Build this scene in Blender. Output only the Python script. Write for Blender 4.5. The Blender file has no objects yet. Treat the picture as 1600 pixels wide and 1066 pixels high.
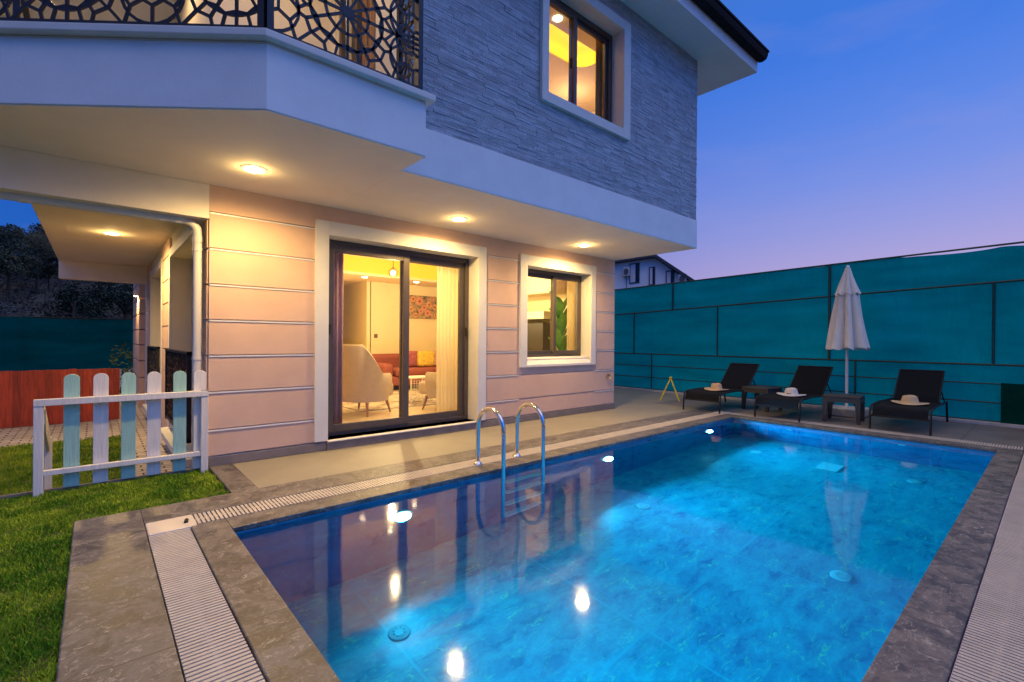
import bpy, math, random
import numpy as np
from mathutils import Vector, Matrix
random.seed(7)
rng = np.random.default_rng(11)
sc = bpy.context.scene
R = math.radians

# ------------------------------------------------------------------ camera
cam = bpy.data.cameras.new("camera"); cam_ob = bpy.data.objects.new("camera", cam)
sc.collection.objects.link(cam_ob)
yaw, pitch, roll = R(48.9), R(-0.14), R(0.45)
F = Vector((math.cos(yaw)*math.cos(pitch), math.sin(yaw)*math.cos(pitch), math.sin(pitch)))
R0 = Vector((math.sin(yaw), -math.cos(yaw), 0)); U0 = R0.cross(F)
RR = R0*math.cos(roll)+U0*math.sin(roll); UU = -R0*math.sin(roll)+U0*math.cos(roll)
M = Matrix(((RR.x, UU.x, -F.x, 0), (RR.y, UU.y, -F.y, 0), (RR.z, UU.z, -F.z, 1.2), (0, 0, 0, 1)))
cam_ob.matrix_world = M
cam.sensor_width = 36; cam.lens = 746/1600*36; cam.clip_start = 0.05; cam.clip_end = 2000
sc.camera = cam_ob
sc.view_settings.view_transform = 'Standard'; sc.view_settings.look = 'None'
sc.view_settings.exposure = 0; sc.view_settings.gamma = 1
sc.render.engine = 'CYCLES'
sc.cycles.use_denoising = True
sc.cycles.caustics_reflective = False
sc.cycles.sample_clamp_indirect = 4
sc.cycles.max_bounces = 10; sc.cycles.transparent_max_bounces = 24
sc.cycles.transmission_bounces = 8

# ------------------------------------------------------------------ world: dusk sky
W = bpy.data.worlds.new("World"); sc.world = W; W.use_nodes = True
nt = W.node_tree; nt.nodes.clear()
def N(t, **k):
    n = nt.nodes.new(t)
    for a, b in k.items(): setattr(n, a, b)
    return n
L = lambda a, b: nt.links.new(a, b)
tc = N('ShaderNodeTexCoord'); sep = N('ShaderNodeSeparateXYZ'); L(tc.outputs['Generated'], sep.inputs[0])
def ramp(stops):
    r = N('ShaderNodeValToRGB'); e = r.color_ramp.elements
    e[0].position, e[0].color = stops[0][0], (*stops[0][1], 1); e[1].position, e[1].color = stops[-1][0], (*stops[-1][1], 1)
    for p, c in stops[1:-1]:
        x = e.new(p); x.color = (*c, 1)
    return r
def s2l(r, g, b):
    f = lambda v: (v/255/12.92) if v/255 <= .04045 else ((v/255+.055)/1.055)**2.4
    return (f(r), f(g), f(b))
ZEN = (.90, .71, .52)
SKY_GLOW = [(0, s2l(205, 166, 200)), (.10, s2l(180, 161, 212)), (.19, s2l(147, 152, 221)), (.27, s2l(116, 142, 227)), (.36, s2l(86, 131, 228)), (.47, s2l(52, 117, 224)), (.56, s2l(60, 118, 215)), (.78, ZEN), (1, ZEN)]
SKY_BLUE = [(0, s2l(20, 110, 205)), (.12, s2l(0, 92, 190)), (.3, s2l(0, 82, 186)), (.56, s2l(40, 100, 200)), (.78, ZEN), (1, ZEN)]
rg, rb = ramp(SKY_GLOW), ramp(SKY_BLUE)
L(sep.outputs[2], rg.inputs[0]); L(sep.outputs[2], rb.inputs[0])
# azimuth factor: the afterglow sits towards +X / -Y
vm = N('ShaderNodeVectorMath', operation='MULTIPLY'); vm.inputs[1].default_value = (1, 1, 0); L(tc.outputs['Generated'], vm.inputs[0])
vn = N('ShaderNodeVectorMath', operation='NORMALIZE'); L(vm.outputs[0], vn.inputs[0])
vd = N('ShaderNodeVectorMath', operation='DOT_PRODUCT'); L(vn.outputs[0], vd.inputs[0]); vd.inputs[1].default_value = (math.cos(R(-15)), math.sin(R(-15)), 0)
mr = N('ShaderNodeMapRange'); mr.interpolation_type = 'SMOOTHSTEP'; L(vd.outputs['Value'], mr.inputs[0])
mr.inputs[1].default_value = 0.0; mr.inputs[2].default_value = 1.04
mx = N('ShaderNodeMix', data_type='RGBA'); L(mr.outputs[0], mx.inputs[0]); L(rb.outputs[0], mx.inputs[6]); L(rg.outputs[0], mx.inputs[7])
wmp = N('ShaderNodeMapping'); wmp.inputs['Scale'].default_value = (1.2, 1.2, 5.0); L(tc.outputs['Generated'], wmp.inputs[0])
wno = N('ShaderNodeTexNoise'); wno.inputs['Scale'].default_value = 2.2; wno.inputs['Detail'].default_value = 5; L(wmp.outputs[0], wno.inputs[0])
wmr = N('ShaderNodeMapRange'); L(wno.outputs[0], wmr.inputs[0]); wmr.inputs[1].default_value = .52; wmr.inputs[2].default_value = .80; wmr.inputs[3].default_value = 0; wmr.inputs[4].default_value = .30
wmx = N('ShaderNodeMix', data_type='RGBA'); L(wmr.outputs[0], wmx.inputs[0]); L(mx.outputs[2], wmx.inputs[6]); wmx.inputs[7].default_value = (*s2l(150, 150, 205), 1)
bg = N('ShaderNodeBackground'); bg.inputs[1].default_value = 1.0; L(wmx.outputs[2], bg.inputs[0])
# physical twilight sky on top, low sun just under the horizon
st = N('ShaderNodeTexSky'); st.sky_type = 'NISHITA'; st.sun_disc = False; st.sun_elevation = R(-1.0); st.sun_rotation = R(105)
bg2 = N('ShaderNodeBackground'); bg2.inputs[1].default_value = 0.05; L(st.outputs[0], bg2.inputs[0])
ad = N('ShaderNodeAddShader'); L(bg.outputs[0], ad.inputs[0]); L(bg2.outputs[0], ad.inputs[1])
ow = N('ShaderNodeOutputWorld'); L(ad.outputs[0], ow.inputs[0])

# soft blue fill added to tint the walls (behind and right of the camera)
sun = bpy.data.lights.new("blue_fill_sun", 'SUN'); sun.energy = .85; sun.angle = R(70); sun.color = (.04, .27, 1.0)
so = bpy.data.objects.new("blue_fill_sun", sun); sc.collection.objects.link(so)
so.rotation_euler = Vector((-.15, .70, -.72)).to_track_quat('-Z', 'Y').to_euler()

# ------------------------------------------------------------------ helpers
MATS = {}
def mat(name, col, rough=.6, metal=0., noise=0., nscale=8., bump=0., bscale=60., emit=None, estr=1., stretch=(1, 1, 1), spec=.5, noise2=None, coat=0.):
    if name in MATS: return MATS[name]
    m = bpy.data.materials.new(name); m.use_nodes = True; t = m.node_tree; b = t.nodes['Principled BSDF']
    b.inputs['Base Color'].default_value = (*col, 1); b.inputs['Roughness'].default_value = rough; b.inputs['Metallic'].default_value = metal
    b.inputs['Specular IOR Level'].default_value = spec
    if coat: b.inputs['Coat Weight'].default_value = coat
    def nd(ty): return t.nodes.new(ty)
    if noise or bump:
        g = nd('ShaderNodeNewGeometry'); mp = nd('ShaderNodeMapping'); mp.inputs['Scale'].default_value = stretch
        t.links.new(g.outputs['Position'], mp.inputs[0])
    if noise:
        n = nd('ShaderNodeTexNoise'); n.inputs['Scale'].default_value = nscale; n.inputs['Detail'].default_value = 8; n.inputs['Roughness'].default_value = .65
        t.links.new(mp.outputs[0], n.inputs[0])
        r = nd('ShaderNodeMapRange'); r.inputs[1].default_value = .3; r.inputs[2].default_value = .7; t.links.new(n.outputs[0], r.inputs[0])
        x = nd('ShaderNodeMix'); x.data_type = 'RGBA'
        x.inputs[6].default_value = (*[c*(1-noise) for c in col], 1)
        x.inputs[7].default_value = (*([min(1, c*(1+noise)) for c in col] if noise2 is None else noise2), 1)
        t.links.new(r.outputs[0], x.inputs[0]); t.links.new(x.outputs[2], b.inputs['Base Color'])
    if bump:
        n = nd('ShaderNodeTexNoise'); n.inputs['Scale'].default_value = bscale; n.inputs['Detail'].default_value = 6
        t.links.new(mp.outputs[0], n.inputs[0])
        bp = nd('ShaderNodeBump'); bp.inputs['Strength'].default_value = bump; bp.inputs['Distance'].default_value = .01
        t.links.new(n.outputs[0], bp.inputs['Height']); t.links.new(bp.outputs[0], b.inputs['Normal'])
    if emit:
        b.inputs['Emission Color'].default_value = (*emit, 1); b.inputs['Emission Strength'].default_value = estr
    MATS[name] = m; return m

class NT:  # tiny node builder for the custom materials
    def __init__(s, name):
        s.m = bpy.data.materials.new(name); s.m.use_nodes = True; s.t = s.m.node_tree
        s.b = s.t.nodes['Principled BSDF']; s.out = s.t.nodes['Material Output']; MATS[name] = s.m
    def n(s, ty, ins=None, **k):
        x = s.t.nodes.new('ShaderNode'+ty)
        for a, b in k.items(): setattr(x, a, b)
        for a, b in (ins or {}).items():
            if isinstance(b, bpy.types.NodeSocket): s.t.links.new(b, x.inputs[a])
            else: x.inputs[a].default_value = b
        return x
    def l(s, a, b): s.t.links.new(a, b)
    def mixc(s, fac, a, b):
        x = s.n('Mix', data_type='RGBA')
        for i, v in ((0, fac), (6, a), (7, b)):
            if isinstance(v, bpy.types.NodeSocket): s.l(v, x.inputs[i])
            elif i == 0: x.inputs[0].default_value = v
            else: x.inputs[i].default_value = (*v, 1)
        return x.outputs[2]
    def maprange(s, v, a, b, c=0., d=1.):
        return s.n('MapRange', {0: v, 1: a, 2: b, 3: c, 4: d}).outputs[0]

def marble(name, c1, c2, cv, rough, joint=None, jcol=(.075, .065, .055), scale=1., vein=1., stretch=(1, 1, 1), tiles=None, bump=0.15, warp_=.55, fleck=.35, vary=0., tight=.15):
    m = NT(name); pos = m.n('NewGeometry').outputs['Position']
    mp = m.n('Mapping', {0: pos, 3: stretch}).outputs[0]
    warp = m.n('TexNoise', {0: mp, 'Scale': 2.2*scale, 'Detail': 6}).outputs['Color']
    wv = m.n('VectorMath', {0: warp, 3: warp_}, operation='SCALE').outputs[0]
    p2 = m.n('VectorMath', {0: mp, 1: wv}, operation='ADD').outputs[0]
    n1 = m.n('TexNoise', {0: p2, 'Scale': 2.4*scale, 'Detail': 9, 'Roughness': .68}).outputs[0]
    base = m.mixc(m.maprange(n1, .5-tight, .5+tight), c1, c2)
    n2 = m.n('TexNoise', {0: p2, 'Scale': 1.7*scale, 'Detail': 3, 'Roughness': .5}).outputs[0]
    ab = m.n('Math', {0: m.n('Math', {0: n2, 1: .5}, operation='SUBTRACT').outputs[0]}, operation='ABSOLUTE').outputs[0]
    v1 = m.maprange(ab, 0., .012, 1., 0.)
    n3 = m.n('TexNoise', {0: mp, 'Scale': 3.1*scale, 'Detail': 2}).outputs[0]
    gate = m.maprange(n3, .48, .62)
    vv = m.n('Math', {0: v1, 1: gate}, operation='MULTIPLY').outputs[0]
    vv = m.n('Math', {0: vv, 1: vein}, operation='MULTIPLY').outputs[0]
    # short pale scratches, like the quartz in the stone
    sm = m.n('Mapping', {0: p2, 3: (3*scale, 15*scale, 3*scale), 2: (0, 0, .6)}).outputs[0]
    n4 = m.n('TexNoise', {0: sm, 'Scale': 1.6, 'Detail': 5, 'Roughness': .7}).outputs[0]
    sc4 = m.n('Math', {0: m.maprange(n4, .57, .72), 1: fleck}, operation='MULTIPLY').outputs[0]
    vv = m.n('Math', {0: vv, 1: sc4}, operation='MAXIMUM').outputs[0]
    col = m.mixc(vv, base, cv)
    # fine speckle
    n5 = m.n('TexNoise', {0: pos, 'Scale': 45., 'Detail': 6, 'Roughness': .7}).outputs[0]
    col = m.mixc(m.maprange(n5, .4, .75, 0, .35), col, tuple(x*.5 for x in c1))
    if tiles:
        sx, sy, ox, oy, w = tiles
        se = m.n('SeparateXYZ', {0: pos})
        fs = None
        for ax, s_, o_ in ((0, sx, ox), (1, sy, oy)):
            if not s_: continue
            q = m.n('Math', {0: se.outputs[ax], 1: o_}, operation='SUBTRACT').outputs[0]
            q = m.n('Math', {0: q, 1: s_}, operation='DIVIDE').outputs[0]
            q = m.n('Math', {0: q}, operation='FRACT').outputs[0]
            q = m.n('Math', {0: q, 1: .5}, operation='SUBTRACT').outputs[0]
            q = m.n('Math', {0: q}, operation='ABSOLUTE').outputs[0]
            q = m.maprange(q, .5-w/s_*1.4, .5-w/s_*.6)
            fs = q if fs is None else m.n('Math', {0: fs, 1: q}, operation='MAXIMUM').outputs[0]
        if vary:
            ix = m.n('Math', {0: m.n('Math', {0: m.n('Math', {0: se.outputs[0], 1: ox}, operation='SUBTRACT').outputs[0], 1: sx}, operation='DIVIDE').outputs[0]}, operation='FLOOR').outputs[0]
            iy = m.n('Math', {0: m.n('Math', {0: m.n('Math', {0: se.outputs[1], 1: oy}, operation='SUBTRACT').outputs[0], 1: sy}, operation='DIVIDE').outputs[0]}, operation='FLOOR').outputs[0]
            wn = m.n('TexWhiteNoise', {0: m.n('CombineXYZ', {0: ix, 1: iy, 2: 3.}).outputs[0]}).outputs[0]
            col = m.mixc(m.maprange(wn, 0, 1, 0, vary), col, tuple(x*.45 for x in c2))
        col = m.mixc(fs, col, jcol)
    m.l(col, m.b.inputs['Base Color'])
    rr = m.maprange(n1, .3, .7, rough*.8, rough*1.2); m.l(rr, m.b.inputs['Roughness'])
    nb = m.n('TexNoise', {0: pos, 'Scale': 30., 'Detail': 8}).outputs[0]
    bp = m.n('Bump', {'Height': nb, 'Strength': bump, 'Distance': .006}); m.l(bp.outputs[0], m.b.inputs['Normal'])
    return m.m

COL = sc.collection
LOC = {}
class MB:
    def __init__(s): s.v = []; s.f = []; s.smooth = False
    def add(s, vs, fs):
        o = len(s.v); s.v += [tuple(v) for v in vs]; s.f += [tuple(i+o for i in f) for f in fs]; return s
    def box(s, x0, x1, y0, y1, z0, z1):
        return s.add([(x0, y0, z0), (x1, y0, z0), (x1, y1, z0), (x0, y1, z0), (x0, y0, z1), (x1, y0, z1), (x1, y1, z1), (x0, y1, z1)],
                     [(0, 3, 2, 1), (4, 5, 6, 7), (0, 1, 5, 4), (1, 2, 6, 5), (2, 3, 7, 6), (3, 0, 4, 7)])
    def obox(s, p, q, w, h, up=(0, 0, 1)):     # bar from p to q, section w x h
        p, q = Vector(p), Vector(q); d = (q-p).normalized(); u = Vector(up)
        if abs(d.dot(u)) > .98: u = Vector((0, 1, 0))
        a = d.cross(u).normalized()*w/2; b = a.cross(d).normalized()*h/2
        vs = [p-a-b, p+a-b, p+a+b, p-a+b, q-a-b, q+a-b, q+a+b, q-a+b]
        return s.add(vs, [(0, 1, 2, 3), (7, 6, 5, 4), (0, 4, 5, 1), (1, 5, 6, 2), (2, 6, 7, 3), (3, 7, 4, 0)])
    def prism(s, poly, z0, z1):
        n = len(poly)
        vs = [(x, y, z0) for x, y in poly]+[(x, y, z1) for x, y in poly]
        return s.add(vs, [tuple(range(n))[::-1], tuple(range(n, 2*n))]+[(i, (i+1) % n, n+(i+1) % n, n+i) for i in range(n)])
    def tube(s, pts, r, n=12, cap=True):
        pts = [Vector(p) for p in pts]; rs = r if isinstance(r, (list, tuple)) else [r]*len(pts)
        vs = []; fs = []; up = None
        for i, p in enumerate(pts):
            d = (pts[min(i+1, len(pts)-1)]-pts[max(i-1, 0)]).normalized()
            if up is None:
                up = Vector((0, 0, 1)) if abs(d.z) < .9 else Vector((1, 0, 0))
            a = d.cross(up).normalized(); b = a.cross(d).normalized(); up = b
            for k in range(n):
                t = 2*math.pi*k/n; vs.append(p+(a*math.cos(t)+b*math.sin(t))*rs[i])
        for i in range(len(pts)-1):
            for k in range(n): fs.append((i*n+k, i*n+(k+1) % n, (i+1)*n+(k+1) % n, (i+1)*n+k))
        if cap: fs += [tuple(range(n))[::-1], tuple(range((len(pts)-1)*n, len(pts)*n))]
        return s.add(vs, fs)
    def lathe(s, prof, c=(0, 0, 0), n=24):
        vs = []; fs = []; m = len(prof)
        for k in range(n):
            t = 2*math.pi*k/n
            for r, z in prof: vs.append((c[0]+r*math.cos(t), c[1]+r*math.sin(t), c[2]+z))
        for k in range(n):
            for i in range(m-1): fs.append((k*m+i, ((k+1) % n)*m+i, ((k+1) % n)*m+i+1, k*m+i+1))
        return s.add(vs, fs)
    def wallY(s, x0, x1, z0, z1, ya, yb, holes=()):   # wall slab spanning y ya..yb with rectangular holes (x0,x1,z0,z1)
        xs = sorted({x0, x1, *[h[0] for h in holes], *[h[1] for h in holes]}); xs = [x for x in xs if x0 <= x <= x1]
        for a, b in zip(xs, xs[1:]):
            cuts = sorted((h[2], h[3]) for h in holes if h[0] <= a+1e-6 and h[1] >= b-1e-6)
            z = z0
            for c, d in cuts:
                if c > z: s.box(a, b, ya, yb, z, min(c, z1))
                z = max(z, d)
            if z < z1: s.box(a, b, ya, yb, z, z1)
        return s
    def rot(s, ang, o=(0, 0)):
        c, n_ = math.cos(ang), math.sin(ang)
        s.v = [(o[0]+(x-o[0])*c-(y-o[1])*n_, o[1]+(x-o[0])*n_+(y-o[1])*c, z) for x, y, z in s.v]; return s
    def build(s, name, m, parent=None, bevel=0, seg=2, smooth=False, subsurf=0, recalc=True):
        o3 = LOC.get(parent.name, Vector((0, 0, 0))) if parent else Vector((0, 0, 0))
        me = bpy.data.meshes.new(name)
        me.from_pydata([(v[0]-o3.x, v[1]-o3.y, v[2]-o3.z) for v in s.v], [], s.f)
        if recalc:
            import bmesh
            bm = bmesh.new(); bm.from_mesh(me); bmesh.ops.recalc_face_normals(bm, faces=bm.faces); bm.to_mesh(me); bm.free()
        me.materials.append(m)
        ob = bpy.data.objects.new(name, me); COL.objects.link(ob)
        if parent: ob.parent = parent
        LOC[ob.name] = o3
        if bevel:
            b = ob.modifiers.new('bevel', 'BEVEL'); b.width = bevel; b.segments = seg; b.limit_method = 'ANGLE'; b.angle_limit = R(40)
        if subsurf:
            q = ob.modifiers.new('sub', 'SUBSURF'); q.levels = subsurf; q.render_levels = subsurf
        if smooth:
            for p in me.polygons: p.use_smooth = True
            if not subsurf:
                try: me.set_sharp_from_angle(angle=R(50))
                except Exception: pass
        return ob
def tag(o, label=None, cat=None, group=None, kind=None):
    if label: o['label'] = label
    if cat: o['category'] = cat
    if group: o['group'] = group
    if kind: o['kind'] = kind
    return o
def thing(name, loc, label, cat, group=None):
    o = bpy.data.objects.new(name, None); COL.objects.link(o); o.empty_display_size = .1
    o.location = loc; LOC[o.name] = Vector(loc); return tag(o, label, cat, group)
def clone(o, parent=None):
    c = o.copy(); COL.objects.link(c)
    if parent: c.parent = parent
    for ch in list(o.children): clone(ch, c)
    return c
def lamp(kind, name, loc, power, col, parent=None, size=.05, direction=None, **k):
    l = bpy.data.lights.new(name, kind); l.energy = power; l.color = col
    if kind == 'AREA': l.shape = 'DISK'; l.size = size
    else: l.shadow_soft_size = size
    for a, b in k.items(): setattr(l, a, b)
    o = bpy.data.objects.new(name, l); COL.objects.link(o)
    off = LOC.get(parent.name, Vector((0, 0, 0))) if parent else Vector((0, 0, 0))
    o.location = Vector(loc)-off
    if parent: o.parent = parent
    if direction: o.rotation_euler = Vector(direction).to_track_quat('-Z', 'Y').to_euler()
    return o

# ------------------------------------------------------------------ materials
WHITE = mat('white_render', (.83, .83, .82), .75, noise=.05, nscale=3, bump=.25, bscale=140)
TRIM = mat('cream_trim_paint', (.71, .69, .63), .6, noise=.04, nscale=5, bump=.12, bscale=120)
PINK = mat('salmon_wall_paint', (.70, .475, .35), .8, noise=.09, nscale=1.7, bump=.5, bscale=200)
SOFF = mat('lamp_warmed_soffit_paint', (.88, .79, .66), .8, noise=.05, nscale=1.5, bump=.3, bscale=120)  # colour warmed to stand in for lamp light on soffits and beams
CREAM = mat('cream_wall_paint', (.80, .72, .58), .8, noise=.04, nscale=3, bump=.15, bscale=150)
SKIRT = mat('grey_skirting_tile', (.20, .17, .155), .45, noise=.2, nscale=6)
ALU = mat('anthracite_aluminium', (.105, .085, .074), .38, metal=.35, noise=.08, nscale=20)
IRON = mat('dark_wrought_iron', (.022, .022, .028), .4, metal=.3)
STEEL = mat('polished_steel', (.75, .75, .74), .12, metal=1., noise=.05, nscale=30)
PVC = mat('white_pvc_pipe', (.72, .69, .64), .35)
GRATE = mat('pale_plastic_grate', (.52, .465, .40), .45, noise=.12, nscale=7)
GUT = mat('dark_gutter_metal', (.010, .010, .015), .7, spec=.15)
BLACK = mat('black_gap', (.012, .012, .013), .8)
BULB = mat('warm_lamp_glow', (1, .9, .7), .5, emit=(1, .82, .50), estr=20)
RIM = mat('lamp_rim_white', (.8, .78, .74), .4)
POOLBULB = mat('pool_lamp_glow', (1, 1, 1), .4, emit=(.75, .92, 1), estr=30)
COVE = mat('amber_cove_light', (.30, .15, .02), .6, emit=(1, .50, .01), estr=1.15)
YCOVE = mat('yellow_cove_light', (.9, .7, .1), .6, emit=(1, .66, .0), estr=.95)
STONE = marble('grey_marble_coping', (.070, .061, .058), (.185, .163, .150), (.56, .52, .46), .5, vein=.6, scale=3.0, fleck=.9, tight=.085, warp_=.4, tiles=(1.2, 1.2, .30, 1.05, .004))
DECK = mat('beige_deck_tile', (.275, .25, .19), .5, noise=.10, nscale=1.6, bump=.12, bscale=90)
FARDECK = marble('grey_deck_tile', (.15, .13, .125), (.21, .185, .175), (.30, .28, .27), .45, tiles=(1.2, .6, 8.13, .2, .005), vein=.5)
NAVY = marble('dark_pool_tile', (.02, .10, .20), (.04, .16, .28), (.12, .3, .36), .3, vein=.4)
POOLTILE = marble('blue_marble_pool_tile', (.015, .20, .36), (.07, .54, .62), (.45, .90, .45), .3, tiles=(1.25, 1.25, 1.4, .46, .009), jcol=(.03, .42, .50), scale=2.7, vein=.9, bump=.1, warp_=.22, fleck=.8, vary=.40, tight=.17, stretch=(.7, 1.3, 1))
LAMPGLASS = None

def per_piece(m, amt):
    t = m.node_tree; b = t.nodes['Principled BSDF']; lk = b.inputs['Base Color'].links
    g = t.nodes.new('ShaderNodeNewGeometry'); r = t.nodes.new('ShaderNodeMapRange'); r.inputs[3].default_value = 1-amt; r.inputs[4].default_value = 1+amt*.6
    t.links.new(g.outputs['Random Per Island'], r.inputs[0]); x = t.nodes.new('ShaderNodeVectorMath'); x.operation = 'SCALE'
    if lk: t.links.new(lk[0].from_socket, x.inputs[0])
    else: x.inputs[0].default_value = b.inputs['Base Color'].default_value[:3]
    t.links.new(r.outputs[0], x.inputs['Scale']); t.links.new(x.outputs[0], b.inputs['Base Color']); return m
def glass_mat():
    m = NT('window_glass'); m.t.nodes.remove(m.b)
    tr = m.n('BsdfTransparent', {0: (.96, .97, .95, 1)}); gl = m.n('BsdfGlossy', {'Roughness': .01})
    lw = m.n('LayerWeight', {'Blend': .5}); k = m.n('Math', {0: lw.outputs['Facing'], 1: 5.}, operation='POWER')
    k = m.n('MapRange', {0: k.outputs[0], 1: 0., 2: 1., 3: .045, 4: .9})
    mx = m.n('MixShader', {0: k.outputs[0], 1: tr.outputs[0], 2: gl.outputs[0]}); m.l(mx.outputs[0], m.out.inputs[0]); return m.m
GLASS = glass_mat()
def water_mat():
    m = NT('pool_water'); m.t.nodes.remove(m.b)
    pos = m.n('NewGeometry').outputs['Position']
    n1 = m.n('TexNoise', {0: pos, 'Scale': 1.3, 'Detail': 2}).outputs[0]
    n2 = m.n('TexNoise', {0: pos, 'Scale': 7., 'Detail': 3}).outputs[0]
    hh = m.n('Math', {0: n1, 1: m.n('Math', {0: n2, 1: .10}, operation='MULTIPLY').outputs[0]}, operation='ADD').outputs[0]
    bp = m.n('Bump', {'Height': hh, 'Strength': .085, 'Distance': .05}).outputs[0]
    rf = m.n('BsdfRefraction', {0: (.18, .84, 1., 1), 'Roughness': .015, 'IOR': 1.333, 'Normal': bp})
    gl = m.n('BsdfGlossy', {0: (1, 1, 1, 1), 'Roughness': .06, 'Normal': bp})
    fr = m.n('Fresnel', {'IOR': 1.333, 'Normal': bp})
    mx = m.n('MixShader', {0: fr.outputs[0], 1: rf.outputs[0], 2: gl.outputs[0]}); m.l(mx.outputs[0], m.out.inputs[0]); return m.m
WATER = water_mat()
def net_mat(name, col, tr=.5, patch=.25):
    m = NT(name); m.t.nodes.remove(m.b)
    pos = m.n('NewGeometry').outputs['Position']
    mp = m.n('Mapping', {0: pos, 3: (.5, .5, 2.2)}).outputs[0]
    n = m.n('TexNoise', {0: mp, 'Scale': 1.6, 'Detail': 5}).outputs[0]
    w = m.n('TexNoise', {0: m.n('Mapping', {0: pos, 3: (160, 160, 5)}).outputs[0], 'Scale': 1., 'Detail': 2}).outputs[0]
    c = m.mixc(m.maprange(n, .3, .7), tuple(x*(1-patch) for x in col), tuple(x*(1+patch) for x in col))
    c = m.mixc(m.maprange(w, .3, .7, 0, .3), c, tuple(x*.6 for x in col))
    fo = m.n('TexNoise', {0: m.n('Mapping', {0: pos, 3: (1, 2.2, .7)}).outputs[0], 'Scale': 2.2, 'Detail': 4}).outputs[0]
    bp = m.n('Bump', {'Height': fo, 'Strength': .8, 'Distance': .08}).outputs[0]
    d = m.n('BsdfDiffuse', {0: c, 'Normal': bp}); t = m.n('BsdfTranslucent', {0: c, 'Normal': bp}); mx = m.n('MixShader', {0: tr, 1: d.outputs[0], 2: t.outputs[0]})
    m.l(mx.outputs[0], m.out.inputs[0]); return m.m
NET = net_mat('green_shade_net', (.001, .39, .41), .5, .24)
NETB = net_mat('dark_green_shade_net', (.002, .13, .13), .4)

# ------------------------------------------------------------------ ground, deck, pool
PX0, PX1, PY0, PY1, PZ = .655, 7.70, .455, 3.42, -1.25
g = MB()   # the ground: one sheet to the horizon with the pool's square left open
S = 900
xs = [-S, -6, .2, 8.3, 11, S]; ys = [-S, -1.0, .0, 3.9, 5.15, S]
for i in range(5):
    for j in range(5):
        if i == 2 and j == 2: continue
        z = -.34
        g.add([(xs[i], ys[j], z), (xs[i+1], ys[j], z), (xs[i+1], ys[j+1], z), (xs[i], ys[j+1], z)], [(0, 1, 2, 3)])
tag(g.build('ground', mat('dark_soil', (.06, .05, .035), .95, noise=.3, nscale=3)), kind='structure')

TH = .30
d = MB()  # marble coping and slabs
d.box(.46, PX0, PY0-.20, PY1+.21, -.034, 0)          # left coping
d.box(PX0, PX1, PY1, PY1+.21, -.034, 0)              # house side coping
d.box(PX1, 7.905, PY0-.20, PY1+.21, -.034, 0)        # far coping
d.box(PX0, PX1, PY0-.20, PY0, -.034, 0)              # right coping
tag(d.build('pool_coping', STONE, bevel=.006), kind='structure')
d = MB()
d.box(-.10, .24, -1.2, 4.20, -TH, .0)              # left slab
d.box(.24, 8.14, 3.865, 4.20, -TH, .0)             # strip along the house-side channel
d.box(.80, .99, 4.20, 5.17, -TH, .0)
tag(d.build('marble_paving', STONE, bevel=.006), kind='structure')
d = MB()
d.box(.99, 8.14, 4.20, 5.17, -TH, -.003); d.box(7.0, 10.0, 5.17, 12.0, -TH, -.003)
d.box(.46, 8.14, -1.6, .035, -TH, -.003)
tag(d.build('beige_paving', DECK), kind='structure')
d = MB(); d.box(8.14, 10.0, -2.5, 5.17, -TH, -.002)
tag(d.build('grey_paving', FARDECK), kind='structure')

# pool basin
p = MB()
p.add([(PX0, PY0, PZ), (PX1, PY0, PZ), (PX1, PY1, PZ), (PX0, PY1, PZ)], [(0, 1, 2, 3)])
basin = thing('swimming_pool', (PX0, PY0, PZ), 'rectangular blue marble tiled swimming pool lit from under the water', 'swimming pool')
p.build('pool_floor', POOLTILE, basin, recalc=False)
p = MB()
for a, b in (((PX0, PY0), (PX1, PY0)), ((PX1, PY0), (PX1, PY1)), ((PX1, PY1), (PX0, PY1)), ((PX0, PY1), (PX0, PY0))):
    p.add([(*a, PZ), (*b, PZ), (*b, -.034), (*a, -.034)], [(0, 1, 2, 3)])
p.build('pool_wall', marble('shaded_pool_wall_tile', (.008, .10, .25), (.03, .24, .42), (.2, .5, .4), .3, scale=1.5, vein=.4, bump=.1, warp_=.2, fleck=.3), basin, recalc=False)  # darker copy of the floor tile, wall shade put into the colour
for x in (1.45, 4.13, 6.83):
    for y in (2.72, 1.04):
        q = MB().lathe([(0, .018), (.04, .018), (.066, .012), (.07, 0)], (x, y, PZ), 28)
        for k in range(8):
            t = k*math.pi/4
            q.box(x+.035*math.cos(t)-.006, x+.035*math.cos(t)+.006, y+.035*math.sin(t)-.006, y+.035*math.sin(t)+.006, PZ+.02, PZ+.025)
        q.build('floor_inlet', mat('white_inlet_plastic', (.34, .55, .58), .4), basin, smooth=True)
q = MB().box(6.60, 6.95, 1.72, 1.95, PZ+.003, PZ+.02); q.build('main_drain', mat('white_inlet_plastic', (.34, .55, .58), .4), basin, bevel=.006)
for y in (1.3, 2.6): MB().tube([(PX1-.02, y, -.30), (PX1, y, -.30)], .04, 20).build('wall_inlet', MATS['white_inlet_plastic'], basin)
rim = MB(); rim.tube([(PX0, 1.5, -.45), (PX0+.03, 1.5, -.45)], .10, 28); ro = rim.build('pool_light', RIM, basin, bevel=.004)  # extra light added on the unseen short wall to even out the floor
MB().tube([(PX0+.031, 1.5, -.45), (PX0+.036, 1.5, -.45)], .075, 24).build('lens', POOLBULB, ro)
lamp('AREA', 'pool_lamp', (PX0+.05, 1.5, -.45), 66, (.08, .62, 1.0), ro, size=.14, direction=(1, -.30, .10), spread=R(140))
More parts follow.
